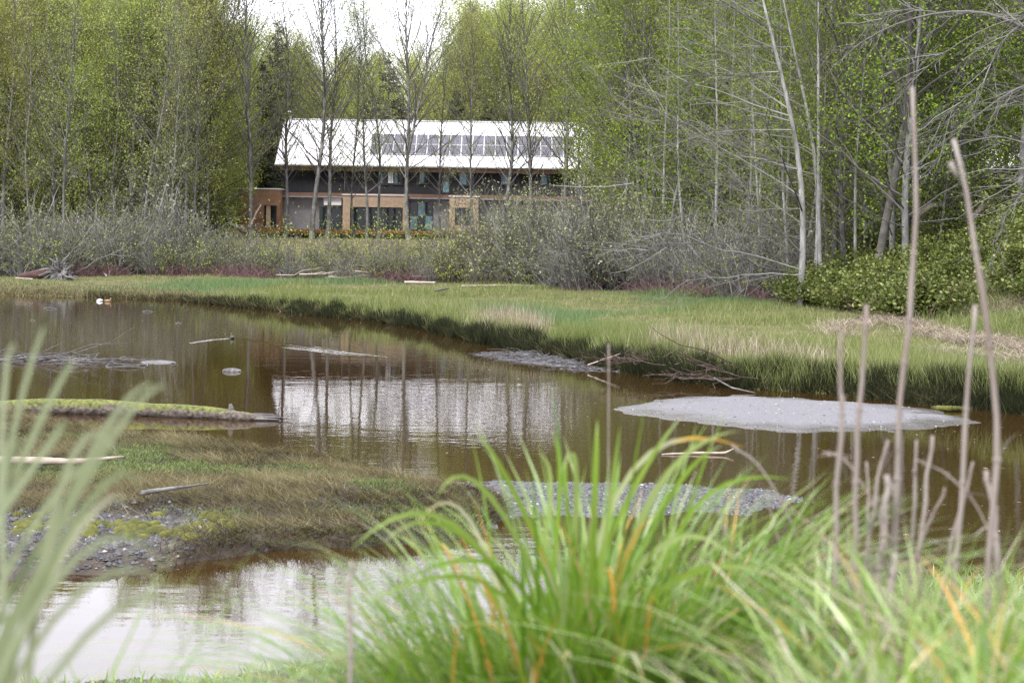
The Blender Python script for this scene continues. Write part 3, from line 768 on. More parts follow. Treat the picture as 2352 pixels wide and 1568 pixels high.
rows(10, (455, 640), (158, 200), leafy, lambda x: 'full crowned alder by the left gable ' + mid_of(x), 'alders by the left gable', (.8, .95))
rows(8, (455, 528), (140, 175), young, lambda x: 'young alder by the left gable ' + mid_of(x), 'young alders by the left gable', (.9, 1.3), sep=1.6)
rows(40, (540, 1420), (170, 205), leafy, lambda x: 'leafing alder rising behind the house ' + mid_of(x), 'alders behind the house', (.72, .88))
rows(30, (480, 1500), (205, 250), leafy, lambda x: 'far leafing alder behind the house ' + mid_of(x), 'alders far behind the house', (.68, .84), sep=3)
rows(18, (1040, 1420), (168, 200), leafy, lambda x: 'tall leafing alder rising behind the house ' + mid_of(x), 'tall alders behind the house', (.94, 1.06), sep=1.8)
rows(5, (1410, 1450), (112, 136), lush, lambda x: 'bright green alder close to the right end of the roof', 'bright alders at the right roof end', (.95, 1.15), sep=1.8)
rows(30, (1425, 1900), (100, 150), lush, lambda x: 'bright green alder ' + right_of(x), 'bright green alders right of the house', (.9, 1.1))
rows(34, (1450, 1900), (92, 140), young_lush, lambda x: 'young bright green alder ' + right_of(x), 'young alders right of the house', (.8, 1.3), sep=1.6)
rows(26, (1350, 2000), (150, 200), lush, lambda x: 'deep standing green alder ' + right_of(x), 'alders deep in the right wood', (.95, 1.1))
rows(24, (1850, 2700), (68, 110), lush, lambda x: 'tall green alder on the slope ' + right_of(x), 'alders above the bramble slope', (.85, 1.05))
rows(36, (1880, 2700), (74, 125), young_lush, lambda x: 'young green alder on the slope ' + right_of(x), 'young alders above the bramble slope', (.8, 1.25), sep=1.6)
rows(26, (1900, 2900), (110, 165), lush, lambda x: 'far green alder behind the slope ' + right_of(x), 'alders far behind the bramble slope', (.95, 1.15))
# the wood beyond that reads as one mass
mb = MB(); nn = 60000
x = rw.uniform(-130, 130, nn); D = rw.uniform(245, 275, nn); top_ = 12 + 9 * fbm(x * .12, D * .05, 88)
mb.leaves(np.stack([x, D, far_h(x, D) + top_ * rw.rand(nn) ** .8], -1), rw.uniform(.2, .5, nn), rw)
tag(mb.build('distant_wood', M['leaf']), kind='stuff')
for x, D, s, sz, k, lb in [(632, 168, .98, .92, 0, 'tall dark conifer showing its spire above the left end of the roof'), (598, 169, .9, .88, 1, 'narrow conifer left of the tallest spire'), (562, 172, .85, .9, 2, 'short conifer tip left of the two spires'),
                    (888, 166, 1.0, .76, 0, 'broad dark conifer behind the solar panels'), (915, 169, .95, .66, 1, 'dark conifer close behind the broad one over the solar panels'), (740, 170, .75, .72, 2, 'small conifer behind the thickest alder trunk'), (1042, 172, .8, .86, 1, 'small conifer tip in the sky gap right of the broad dark conifer'),
                    (1110, 171, .8, .84, 2, 'conifer tip right of the sky gap above the roof'), (835, 170, .85, .7, 1, 'conifer left of the broad dark one behind the roof'), (-60, 190, 1.2, 1.0, 0, 'dark conifer at the far left edge of the wood')]:
    x_ = XG(x, D); fir[k].put((x_, D, fz(x_, D) - .1), lb, 'conifer', 'conifers behind the house', rw.rand() * 6.283, s, (0, 0), sz)

# slender pale poles in the right wood and the big leaning alder with branches over the meadow
lean_ = []
poles = [tree_proto('alder_tree', alder(300 + i, 17, .085, 30, .32, 2.6, (40, 60), 5, 3, 2.2, .06, .25), M['bark_pale'], M['twig'], M['leaf_lush']) for i in range(2)]
for i, (x, D) in enumerate([(1868, 78), (1890, 74), (1905, 83), (1935, 80), (1965, 76), (1990, 86), (2025, 90), (1925, 92), (1845, 88), (2060, 84), (1418, 104), (1440, 110), (1462, 101), (1478, 112), (1500, 103), (1516, 96), (1540, 108), (1561, 100), (1580, 92), (1602, 104), (1620, 97), (1641, 90), (1660, 101), (1682, 94), (1700, 87), (1722, 97), (1741, 91), (1760, 84), (1776, 95), (1800, 88), (1815, 80), (2110, 82), (2140, 90)]):
    place(poles[i % 2], x, D, 'slender pale alder pole ' + right_of(x), 'tree', 'slender pale alders', rw, rw.uniform(.8, 1.1), .03)
for i, (x, D, s, lb) in enumerate([(2010, 72, .95, 'large dark mossy alder trunk rising from the brambles'), (2085, 80, .9, 'dark alder trunk behind the tallest dry stalk'), (1950, 95, 1.0, 'dark straight alder between the pale poles and the mossy trunk')]):
    pr = tree_proto('alder_tree', alder(330 + i, 21, .2, 46, .28, 5.5, (30, 60), 6, 3, 2.2, .075, .5), M['bark_dark'], M['twig'], M['leaf_lush'])
    place(pr, x, D, lb, 'tree', None, rw, s, .02)
def bent(seed, base, top, Lb, nb, azm, sp, el, droop, r0, bark, twig, leaf, nleaf, tm=.08, m2=12, lf=.055):
    """a trunk drawn between two points with long one-sided limbs"""
    rng = rs(seed); T, B, F = MB(), MB(), MB()
    k = 12; z = np.linspace(0, 1, k)
    path = base[None] * (1 - z[:, None]) + top[None] * z[:, None] - base[None]
    path[:, 0] += .25 * np.sin(z * 5) + .5 * np.sin(z * math.pi); path[:, 1] += .2 * np.sin(z * 4)
    rad = r0 * (1 - z) ** .7 + .02
    T.tubes(path[None], rad[None], 8)
    t = tm + (.97 - tm) * (np.arange(nb) + rng.rand(nb)) / nb; p0 = interp_path(path, t)
    az = azm + rng.normal(size=nb) * sp; e = np.radians(rng.uniform(*el, nb))
    d = np.stack([np.cos(az) * np.cos(e), np.sin(az) * np.cos(e), np.sin(e)], -1)
    L = rng.uniform(*Lb, nb) * (1 - .35 * t)
    P1 = arc(p0, d, L, 9, droop + rng.normal(size=nb) * .07, rng, .02)
    B.tubes(P1, (.008 + .0036 * L)[:, None] * np.linspace(1, .18, 9)[None], 5, rnd=rng.rand(nb))
    n2 = nb * m2; par = np.repeat(np.arange(nb), m2); s = rng.uniform(.12, 1, n2); q0 = interp_path(P1[par], s)
    dd = norm(interp_path(P1[par], np.minimum(s + .1, 1)) - interp_path(P1[par], np.maximum(s - .1, 0)))
    d2 = sub_dirs(dd, rng.uniform(.25, .7, n2), rng); L2 = L[par] * rng.uniform(.12, .4, n2)
    P2 = arc(q0, d2, L2, 4, .04, rng, .05); B.tubes(P2, (.004 + .005 * L2)[:, None] * np.array([1, .8, .6, .3])[None], 3, rnd=rng.rand(n2))
    n3 = n2 * 4; par3 = np.repeat(np.arange(n2), 4); q3 = interp_path(P2[par3], rng.uniform(.1, 1, n3))
    d3 = sub_dirs(norm(P2[par3, 3] - P2[par3, 0]), rng.uniform(.3, 1, n3), rng)
    P3 = arc(q3, d3, L2[par3] * rng.uniform(.2, .5, n3) + .1, 2, 0, rng, .03); B.tubes(P3, np.array([[.005, .0025]]), 3, rnd=rng.rand(n3))
    if nleaf:
        nn = int(n3 * nleaf); pl = rng.randint(0, n3, nn)
        F.leaves(interp_path(P3[pl], rng.uniform(.1, 1.05, nn)) + rng.normal(size=(nn, 3)) * .12, rng.uniform(.6, 1.3, nn) * lf, rng)
    return tree_proto('alder_tree', (T, B, F), bark, twig, leaf)
for sd_, bx, D, top, Lb, nb, az, r0, lb in [
    (401, 1838, 70, (1745, -90, 70), (4, 10), 36, math.pi * 1.02, .125, 'pale leaning alder with long bare limbs reaching left over the meadow edge'),
    (402, 1868, 74, (1800, -60, 75), (3, 7.5), 24, math.pi * .95, .09, 'second pale leaning alder close behind the first, limbs reaching left')]:
    x = XG(bx, D); base = np.array((x, D, fz(x, D) - .1))
    bent(sd_, base, P(*top), Lb, nb, az, .35, (-5, 38), -.04, r0, M['bark_pale'], M['twig_pale'], M['leaf_lush'], 2.4).put(base, lb, 'tree')
# tree outside the frame on the right whose limbs hang into it
base = np.array((16.5, 43.0, fz(16.5, 43.0) - .1))
bent(403, base, np.array((16.0, 43.5, 15.5)), (4, 7.0), 14, math.pi * 1.0, .45, (-20, 30), -.16, .24, M['bark_pale'], M['twig_pale'], M['leaf_lush'], .25, tm=.3).put(base, 'bare grey tree on the slope whose limbs hang in at the top right corner', 'tree')
limb_mb = MB()
for pl, rr in [([(2480, 130), (2352, 62), (2260, 25), (2150, 28), (2040, 60), (1960, 110)], .075), ([(2440, 20), (2340, 55), (2290, 110), (2260, 190), (2235, 270)], .05), ([(2352, 62), (2330, 40), (2230, 80), (2130, 150), (2050, 240)], .035), ([(2440, 200), (2360, 190), (2290, 230), (2200, 300), (2110, 330)], .04), ([(2450, 330), (2380, 340), (2300, 310), (2200, 330), (2120, 390)], .035), ([(2430, 460), (2352, 440), (2300, 500), (2280, 560)], .03), ([(2260, 190), (2200, 240), (2140, 300)], .02), ([(2150, 28), (2080, 20), (1990, 60)], .025)]:
    q = np.array([P(x, y, 43.5 + .3 * i) for i, (x, y) in enumerate(pl)]); t = np.linspace(0, 1, 14)
    q = np.stack([np.interp(t, np.linspace(0, 1, len(pl)), q[:, i]) for i in range(3)], -1); q[1:-1] = (q[:-2] + 2 * q[1:-1] + q[2:]) / 4
    limb_mb.tubes(q[None], (rr * .72 * np.linspace(1, .25, 14))[None], 6, rnd=.6)
    n2 = 14; s_ = rw.uniform(.15, 1, n2); q0 = interp_path(q, s_); d0 = norm(interp_path(q, np.minimum(s_ + .1, 1)) - interp_path(q, np.maximum(s_ - .1, 0)))
    P2 = arc(q0, sub_dirs(d0, rw.uniform(.3, .9, n2), rw), rw.uniform(.4, 1.7, n2), 5, -.08, rw, .05); limb_mb.tubes(P2, np.linspace(.011, .004, 5)[None], 4, rnd=rw.rand(n2))
    n3 = n2 * 3; pr_ = np.repeat(np.arange(n2), 3); P3 = arc(interp_path(P2[pr_], rw.uniform(.1, 1, n3)), sub_dirs(norm(P2[pr_, 4] - P2[pr_, 0]), rw.uniform(.3, 1, n3), rw), rw.uniform(.15, .6, n3), 3, 0, rw, .06); limb_mb.tubes(P3, np.array([[.007, .005, .003]]), 3, rnd=rw.rand(n3))
corner = [o for o in COL.objects if o.get('label', '').startswith('bare grey tree on the slope')][0]
corner['orig'] = [float(c) for c in base]
limb_mb.build('limbs', M['twig_pale'], corner, True)

# ------------------------------------------------------------------ shrubs at the wood edge
edge_of = marks([(60, 'at the left edge'), (180, 'behind the root wad'), (300, 'right of the root wad'), (440, 'by the large pale willow'), (550, 'left of the cedar clad box'), (650, 'below the cedar clad box'), (790, 'below the grey wall of the house'), (940, 'below the pale boxed window'), (1100, 'below the rightmost pale box'), (1230, 'right of the house front'), (1330, 'behind the thick reddish log'), (1450, 'below the right end of the roof'), (1560, 'at the middle of the thicket'), (1680, 'behind the lush meadow strip'), (1780, 'under the long limbs of the leaning alder'), (9999, 'beside the leaning alder trunk')])
def shrubs(lst, protos, label, cat, group, sc=(.8, 1.15)):
    for x, D in lst:
        pr = protos[rw.randint(len(protos))]
        xx = XG(x, D)
        pr.put((xx, D, fz(xx, D)), label + ' ' + edge_of(x), cat, group, rw.rand() * 6.283 if protos is not bare else rw.normal() * .3, rw.uniform(*sc))
def TLD(xpx):      # distance of the wood edge at a column of the picture
    D = np.linspace(40, 170, 700); x = XG(xpx, D); b_ = beyond_trees(x, D)
    return D[np.argmax(b_ > 0)]
L1 = [(x + rw.uniform(-12, 12), TLD(x) + rw.uniform(.5, 5)) for x in np.arange(-150, 1260, 42)]
shrubs(L1, thick, 'low leafy thicket shrub', 'shrub', 'thicket shrubs along the wood edge', (.5, 1.4))
L2 = [(x + rw.uniform(-14, 14), TLD(x) + rw.uniform(4, 12)) for x in np.arange(470, 1180, 30)]
shrubs(L2, thick, 'leafy shrub high on the rise', 'shrub', 'thicket shrubs below the deck', (.8, 1.2))
L2 = [(x + rw.uniform(-14, 14), TLD(x) + rw.uniform(3, 9)) for x in np.arange(-120, 470, 52)]
shrubs(L2, willow, 'grey stemmed willow shrub', 'shrub', 'willow shrubs in the left wood', (.75, 1.1))
for x, D, s, lb in [(345, 123, 1.6, 'large pale leaved willow arching over the meadow left of the house'), (280, 126, 1.0, 'smaller pale willow on the left flank of the large arching one')]:
    place(willow[0 if s > 1.1 else 1], x, D, lb, 'shrub', None, rw, s, .01)
L3 = [(x + rw.uniform(-12, 12), TLD(x) + rw.uniform(2, 13)) for x in np.arange(1108, 1420, 20)]
shrubs(L3, willow, 'tall pale leaved willow', 'shrub', 'tall willows right of the house front', (.9, 1.3))
L4 = [(x + rw.uniform(-10, 10), TLD(x) + rw.uniform(.5, 9)) for x in np.arange(1230, 1850, 20)]
shrubs(L4, bare, 'bare grey shrub with leaning stems', 'shrub', 'bare grey shrubs behind the meadow', (.65, 1.1))
L6 = [(x + rw.uniform(-25, 25), TLD(x) + rw.uniform(.2, 6)) for x in np.arange(-100, 1240, 30)]
shrubs([q for q in L6 if q[0] < 540], bare, 'low bare grey shrub', 'shrub', 'low bare shrubs along the wood edge', (.3, 1.25))
shrubs([q for q in L6 if q[0] >= 540], bare, 'low bare grey shrub', 'shrub', 'low bare shrubs along the wood edge', (.3, .55))
L5 = [(x + rw.uniform(-10, 10), TLD(x) + rw.uniform(8, 25)) for x in np.arange(1400, 1880, 34)]
shrubs(L5, willow, 'half leafed willow', 'shrub', 'willows among the bare shrubs', (.8, 1.1))

# leafy brambles on the right slope
def bramble_bush(seed):
    rng = rs(seed); B, F = MB(), MB()
    n1 = 26; p0 = np.zeros((n1, 3)); p0[:, :2] = rng.normal(size=(n1, 2)) * .45; p0[:, 2] = -.1
    az = rng.rand(n1) * 6.283; e = np.radians(rng.uniform(35, 85, n1))
    d = np.stack([np.cos(az) * np.cos(e), np.sin(az) * np.cos(e), np.sin(e)], -1); L = rng.uniform(1.0, 2.1, n1)
    P1 = arc(p0, d, L, 6, -.35, rng, .03); B.tubes(P1, np.linspace(.012, .004, 6)[None], 3, rnd=rng.rand(n1))
    nn = 3600; par = rng.randint(0, n1, nn); s = rng.uniform(.2, 1.02, nn) ** .7
    F.leaves(interp_path(P1[par], s) + rng.normal(size=(nn, 3)) * .13, rng.uniform(.03, .07, nn), rng, flat=.5, aspect=.7)
    return B, F
salm = [shrub_proto('bramble_bush', bramble_bush(260 + i), M['bramble'], M['leaf_salmon']) for i in range(4)]
n = 0
for tr in range(900):
    D = rw.uniform(52, 92); xp = rw.uniform(1840, 2560); x = XG(xp, D)
    rise = x - np.interp(D, HILLY, HILLX)
    if rise < .2 or rise > 13: continue
    if xp > 2130 and rise < 3.0 and D < 70: continue
    salm[rw.randint(4)].put((x, D, fz(x, D)), 'leafy green bramble bush ' + ('high on the slope ' if rise > 6 else 'low on the slope ') + right_of(xp), 'bush', 'leafy brambles on the right slope', rw.rand() * 6.283, rw.uniform(.6, 1.45)); n += 1
    if n >= 110: break
for k, (x, D) in enumerate([(1862, 71.5), (1885, 70.5), (1910, 69.5), (1935, 68.5), (1965, 66.5), (2000, 66), (1850, 74), (1900, 73), (1950, 71), (1985, 70)]):
    xx = XG(x, D); salm[k % 4].put((xx, D, fz(xx, D)), 'leafy green bramble bush at the left foot of the slope', 'bush', 'leafy brambles at the slope foot', k * 1.3, rw.uniform(.9, 1.3))

# undergrowth that nobody could count: leaf mass between the trunks, red bramble canes, dead grass
mb = MB(); nn = 140000
xp = rw.uniform(-300, 2700, nn); D = rw.uniform(70, 205, nn); x = XG(xp, D); bt = beyond_trees(x, D)
k = (bt > 3) & ~((D > 131) & (D < 164) & (x > -26) & (x < 10)); x, D = x[k], D[k]
c = np.stack([x, D, far_h(x, D) + np.abs(rw.normal(size=len(x))) * 1.1 * fbm(x * .3, D * .3, 71) * 2], -1)
mb.leaves(c, rw.uniform(.04, .10, len(x)), rw)
tag(mb.build('undergrowth', M['leaf']), kind='stuff')
mb = MB(); nn = 9000
xp = rw.uniform(150, 1860, nn); tl = np.array([TLD(v) for v in np.arange(150, 1861, 10)])
Dd = np.interp(xp, np.arange(150, 1861, 10), tl) + rw.normal(size=nn) * .9 + .6
k = fbm(xp * .012, xp * 0 + 3.3, 73, 3) + rw.normal(size=nn) * .06 > .5; xp, Dd = xp[k], Dd[k]; x = XG(xp, Dd)
p0 = np.stack([x, Dd, far_h(x, Dd)], -1); az = rw.rand(len(x)) * 6.283; e = np.radians(rw.uniform(15, 80, len(x)))
d = np.stack([np.cos(az) * np.cos(e), np.sin(az) * np.cos(e), np.sin(e)], -1)
mb.tubes(arc(p0, d, rw.uniform(.5, 1.5, len(x)), 4, -.25, rw, .05), np.linspace(.014, .005, 4)[None], 3, rnd=rw.rand(len(x)))
tag(mb.build('bramble_canes', M['bramble']), kind='stuff')

# ------------------------------------------------------------------ meadow grass
nn = 900000
D = 30 + 110 * rw.rand(nn) ** 1.5
x = rw.uniform(-.40, .40, nn) * D
dd = inland(x, D); tt = beyond_trees(x, D); hx = np.interp(D, HILLY, HILLX)
flat = smooth(-9, -17, x)
k = (dd > .12) & (tt < 1.5) & (x < hx + 5)
muddy = flat * smooth(9, 3, dd + (fbm(x * .5, D * .5, 74) - .5) * 6)
k &= rw.rand(nn) > muddy * .93
k &= rw.rand(nn) < .50 + .5 * smooth(4, 0, dd)
x, D, dd, tt, hx = x[k], D[k], dd[k], tt[k], hx[k]
z = far_h(x, D); n = len(x)
pn = fbm(x * .22, D * .22, 75); edge = smooth(7, 0, dd)
h = (.10 + .22 * smooth(.35, .7, pn) + .30 * edge * (.3 + 1.1 * smooth(.3, .7, fbm(x * .9, D * .6, 70)))) * rw.uniform(.5, 1.35, n)
h *= 1 - .45 * smooth(.5, 4, x - hx + 3)
lush_ = (fbm(x * .12 + 5, D * .10, 76) + rw.normal(size=n) * .03 > .60) & (dd > 2.5)
h = np.where(lush_, h * 1.35, h)
p = np.stack([x, D, z - .02], -1); wd = .010 + .00022 * D
for nm, sel_, mt in (('meadow_grass', ~lush_, 'grass_far'), ('lush_grass', lush_, 'grass_lush')):
    mb = MB(); q = sel_
    mb.blades(p[q], h[q], wd[q], rw.uniform(.1, .7, q.sum()), rw.rand(q.sum()) * 6.283, rw)
    tag(mb.build(nm, M[mt]), kind='stuff')
# sedge hanging on the cut bank, down to the water, shade in its colour
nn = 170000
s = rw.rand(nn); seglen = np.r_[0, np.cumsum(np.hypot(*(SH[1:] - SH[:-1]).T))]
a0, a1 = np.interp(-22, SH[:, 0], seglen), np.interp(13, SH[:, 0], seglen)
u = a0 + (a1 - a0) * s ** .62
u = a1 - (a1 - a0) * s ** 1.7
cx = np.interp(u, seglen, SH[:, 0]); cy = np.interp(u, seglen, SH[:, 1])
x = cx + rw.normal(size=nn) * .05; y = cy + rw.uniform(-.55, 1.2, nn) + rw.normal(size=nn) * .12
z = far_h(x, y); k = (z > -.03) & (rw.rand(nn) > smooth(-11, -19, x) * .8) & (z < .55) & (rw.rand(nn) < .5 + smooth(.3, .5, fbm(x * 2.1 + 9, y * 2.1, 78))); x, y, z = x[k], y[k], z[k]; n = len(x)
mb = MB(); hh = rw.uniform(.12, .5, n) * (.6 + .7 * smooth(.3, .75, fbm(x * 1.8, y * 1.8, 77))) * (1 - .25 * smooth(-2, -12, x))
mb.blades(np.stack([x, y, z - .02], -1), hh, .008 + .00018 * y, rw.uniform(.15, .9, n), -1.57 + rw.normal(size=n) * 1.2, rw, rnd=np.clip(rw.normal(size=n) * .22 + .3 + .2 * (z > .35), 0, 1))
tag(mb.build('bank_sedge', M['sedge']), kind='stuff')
nn = 26000; u = a1 - (a1 - a0) * rw.rand(nn) ** 1.5; x = np.interp(u, seglen, SH[:, 0]) + rw.normal(size=nn) * .1; y = np.interp(u, seglen, SH[:, 1]) + rw.uniform(-.5, .5, nn)
z = far_h(x, y); k = (z > -.02) & (fbm(x * 1.3, y * 1.3, 83) + rw.normal(size=nn) * .05 > .5); x, y, z = x[k], y[k], z[k]; n = len(x)
mb = MB(); mb.blades(np.stack([x, y, z], -1), rw.uniform(.08, .35, n), .007 + .00016 * y, rw.uniform(.5, 2.4, n), -1.57 + rw.normal(size=n) * 1.3, rw)
tag(mb.build('bank_thatch', M['grass_mat']), kind='stuff')
# dead pale grass: tall patches and the tangled fringe below the slope
mb = MB()
def patch(xp, yp, wx, wy, n, h, lean, seg=2, wd=.012, zz=.45, rnd=None):
    c = G(xp, yp, zz); D = c[1]
    x = c[0] + rw.normal(size=n) * wx / FPX * D; y = c[1] + rw.normal(size=n) * wy
    k = inland(x, y) > .05; x, y = x[k], y[k]
    mb.blades(np.stack([x, y, far_h(x, y) - .02], -1), rw.uniform(.5, 1.15, len(x)) * h, wd, rw.uniform(lean[0], lean[1], len(x)), rw.rand(len(x)) * 6.283, rw, seg=seg, rnd=rnd)
for a in [(1160, 742, 45, 1.6, 800, .85, (.05, .4)), (1215, 760, 25, .9, 400, .75, (.05, .4)), (1555, 800, 40, 1.2, 700, .85, (.05, .4)), (1700, 815, 60, 1.5, 700, .7, (.1, .5)), (1830, 830, 70, 1.2, 500, .65, (.1, .5)), (1240, 775, 60, .5, 900, .35, (.5, 1.8)), (1470, 815, 70, .5, 900, .35, (.6, 1.8)), (1660, 770, 35, 1.5, 700, .2, (.8, 2.2))]:
    patch(*a)
for xp, yp, n in [(1960, 735, 700), (2020, 728, 800), (2080, 735, 900), (2150, 752, 900), (2220, 768, 900), (2300, 770, 900), (2340, 740, 700), (2250, 735, 500), (1930, 745, 300), (2380, 790, 700), (2180, 790, 500), (2300, 800, 500)]:
    patch(xp, yp, 26, 1.0, int(n * 1.1), .5, (.9, 2.6), 3, .014, .8)
tag(mb.build('dead_grass', M['grass_dead']), kind='stuff')
# grass on the lower right slope
mb = MB(); nn = 26000; D = rw.uniform(44, 74, nn); x = XG(rw.uniform(2080, 2640, nn), D); r_ = x - np.interp(D, HILLY, HILLX)
k = (r_ > -.5) & (r_ < 6.5); x, D = x[k], D[k]
k = fbm(x * .5, D * .5, 79) + rw.normal(size=len(x)) * .05 > .44; x, D = x[k], D[k]
mb.blades(np.stack([x, D, far_h(x, D) - .02], -1), rw.uniform(.3, .75, len(x)), .02, rw.uniform(.2, 1.1, len(x)), rw.rand(len(x)) * 6.283, rw, seg=2)
tag(mb.build('slope_grass', M['grass_far']), kind='stuff')
# brown stems along the muddy left shore
mb = MB(); nn = 26000; x = rw.uniform(-42, -8, nn); y = np.interp(x, SH[:, 0], SH[:, 1]) + np.abs(rw.normal(size=nn)) * 3.2 - .2
z = far_h(x, y); k = z > -.02; x, y, z = x[k], y[k], z[k]
mb.blades(np.stack([x, y, z - .01], -1), rw.uniform(.06, .28, len(x)), .03, rw.uniform(.2, 2.2, len(x)), rw.rand(len(x)) * 6.283, rw)
tag(mb.build('shore_stubble', M['grass_mat']), kind='stuff')

# ------------------------------------------------------------------ islet cover and gravel
mb = MB(); nn = 330000
a, b_ = ISL.min(0), ISL.max(0); x = rw.uniform(max(a[0], -9), b_[0], nn); y = rw.uniform(a[1], b_[1], nn)
dp = poly_depth(x, y, ISL); z = isl_h(x, y); gr = smooth(19.3, 18.2, y + (fbm(x, y, 84) - .5) * 1.6) * smooth(-2.8, -3.6, x) # gravel beach, near left
k = (dp > -.6) & (z > .005) & (rw.rand(nn) > gr * .97) & (np.abs(x) < y * .34)
x, y, z, dpk = x[k], y[k], z[k], dp[k]; n = len(x)
gp = fbm(x * .6, y * .6, 81); green = (gp + rw.normal(size=n) * .07 > .66)
q = ~green; clump = fbm(x * 2.2, y * 2.2, 85)
mb.blades(np.stack([x, y, z - .01], -1)[q], rw.uniform(.04, .13, q.sum()) * (.4 + 1.3 * clump[q]), .0085, rw.uniform(.8, 3.4, q.sum()), np.where(dpk[q] < .75, -1.57 + rw.normal(size=q.sum()) * .9, 6 * fbm(x[q] * .8, y[q] * .8, 86) + rw.normal(size=q.sum()) * 1.0), rw, rnd=np.clip(clump[q] * 1.1 - .1 + rw.normal(size=q.sum()) * .2, 0, 1))
tag(mb.build('matted_grass', M['grass_mat']), kind='stuff')
mb = MB(); g = green; mb.blades(np.stack([x, y, z - .01], -1)[g], rw.uniform(.03, .09, g.sum()), .013, rw.uniform(.2, 1.4, g.sum()), rw.rand(g.sum()) * 6.283, rw, seg=2)
tag(mb.build('islet_weeds', M['islet_weed']), kind='stuff')
# moss cushions near the gravel
mb = MB()
for xp, yp, r in [(330, 1200, .3), (420, 1206, .26), (240, 1208, .26), (150, 1190, .3), (500, 1185, .16), (60, 1180, .3)]:
    c = G(xp, yp, .2)
    for q in range(14):
        px_, py_ = c[0] + rw.normal() * r * .6, c[1] + rw.normal() * r
        zz = float(isl_h(np.array([px_]), np.array([py_]))[0]); rr = rw.uniform(.5, 1) * r * .45
        t = np.linspace(0, 1, 5); ang = np.arange(9) * 2 * np.pi / 9
        V = [(px_, py_, zz + .05)]
        for f in (.4, .75, 1.0):
            for a_ in ang: V.append((px_ + math.cos(a_) * rr * f * rw.uniform(.85, 1.15), py_ + math.sin(a_) * rr * f * rw.uniform(.85, 1.15), zz + .055 * (1 - f ** 2) - .012 * (f == 1.0)))
        T_ = [(0, 1 + i, 1 + (i + 1) % 9) for i in range(9)]
        Q_ = [(1 + k_ * 9 + i, 10 + k_ * 9 + i, 10 + k_ * 9 + (i + 1) % 9, 1 + k_ * 9 + (i + 1) % 9) for k_ in range(2) for i in range(9)]
        mb.add(V, Q_, T_)
tag(mb.build('moss_cushions', M['moss'], smooth_=True), kind='stuff')
# stones
ico_v = []
gph = (1 + 5 ** .5) / 2
for s1 in (-1, 1):
    for s2_ in (-gph, gph): ico_v += [(s1, s2_, 0), (0, s1, s2_), (s2_, 0, s1)]
ico_v = np.array(ico_v) / math.hypot(1, gph)
ico_f = []
for i in range(12):
    for j in range(i + 1, 12):
        for k_ in range(j + 1, 12):
            e = [np.linalg.norm(ico_v[a_] - ico_v[c_]) for a_, c_ in ((i, j), (j, k_), (i, k_))]
            if max(e) < 1.1:
                f = (i, j, k_); nrm = np.cross(ico_v[j] - ico_v[i], ico_v[k_] - ico_v[i])
                ico_f.append(f if nrm @ ico_v[i] > 0 else (i, k_, j))
ico_f = np.array(ico_f)
ICO_V, ICO_F = ico_v, ico_f
oct_v = np.array([(1, 0, 0), (-1, 0, 0), (0, 1, 0), (0, -1, 0), (0, 0, 1), (0, 0, -1)], float) * 1.1
oct_f = np.array([(0, 2, 4), (2, 1, 4), (1, 3, 4), (3, 0, 4), (2, 0, 5), (1, 2, 5), (3, 1, 5), (0, 3, 5)])
def stones(name, x, y, z, size, mt='stone', rnd=None, lo=False):
    ico_v, ico_f = (oct_v, oct_f) if lo else (ICO_V, ICO_F); nv = len(ico_v)
    n = len(x); sc = rw.uniform(.6, 1.2, (n, 1, 3)) * np.broadcast_to(size, (n,))[:, None, None]; sc[:, :, 2] *= .6
    V = ico_v[None] * sc * rw.uniform(.8, 1.2, (n, nv, 1)); a_ = rw.rand(n) * 6.283
    c_, s_ = np.cos(a_)[:, None], np.sin(a_)[:, None]
    V = np.stack([V[..., 0] * c_ - V[..., 1] * s_, V[..., 0] * s_ + V[..., 1] * c_, V[..., 2]], -1) + np.stack([x, y, z], -1)[:, None]
    mb = MB(); mb.add(V, None, (np.arange(n)[:, None, None] * nv + ico_f[None]).reshape(-1, 3), 0, np.repeat(rw.rand(n) if rnd is None else rnd, nv))
    return tag(mb.build(name, M[mt]), kind='stuff')
nn = 20000; x = rw.uniform(-7.5, -2.4, nn); y = rw.uniform(16.2, 20.8, nn); z = isl_h(x, y)
gr = smooth(19.3, 18.2, y + (fbm(x, y, 84) - .5) * 1.6) * smooth(-2.8, -3.6, x); k = (z > -.03) & (rw.rand(nn) < np.maximum(gr, .03 * smooth(19.5, 18, y))) & (np.abs(x) < y * .34)
stones('shore_gravel', x[k], y[k], z[k] - .002, .009 + .036 * rw.rand(k.sum()) ** 2.5, lo=True)
nn = 40000; x = rw.uniform(BAR[:, 0].min(), BAR[:, 0].max(), nn); y = rw.uniform(BAR[:, 1].min(), BAR[:, 1].max(), nn); z = bar_h(x, y); k = (z > -.01) & (rw.rand(nn) < .35 + .65 * smooth(-.2, 1.2, x))
stones('bar_gravel', x[k], y[k], z[k] - .004, .007 + .03 * rw.rand(k.sum()) ** 3, lo=True)
nn = 420; x = rw.uniform(OVAL[:, 0].min(), OVAL[:, 0].max(), nn); y = rw.uniform(OVAL[:, 1].min(), OVAL[:, 1].max(), nn); z = oval_h(x, y); k = z > .0
stones('sand_bar_shells', x[k], y[k], z[k], rw.uniform(.006, .022, k.sum()), rnd=np.where(rw.rand(k.sum()) < .45, 1.0, .3))
nn = 6500; x = rw.uniform(-4.5, 6, nn); y = near_shore(x) - 2.6 * rw.rand(nn) ** 1.5 + .1 + (fbm(x * .9, x * 0, 92) - .5) * 1.2; z = near_h(x, y); k = z > -.06
stones('near_shore_gravel', x[k], y[k], z[k], rw.uniform(.008, .03, k.sum()), lo=True)
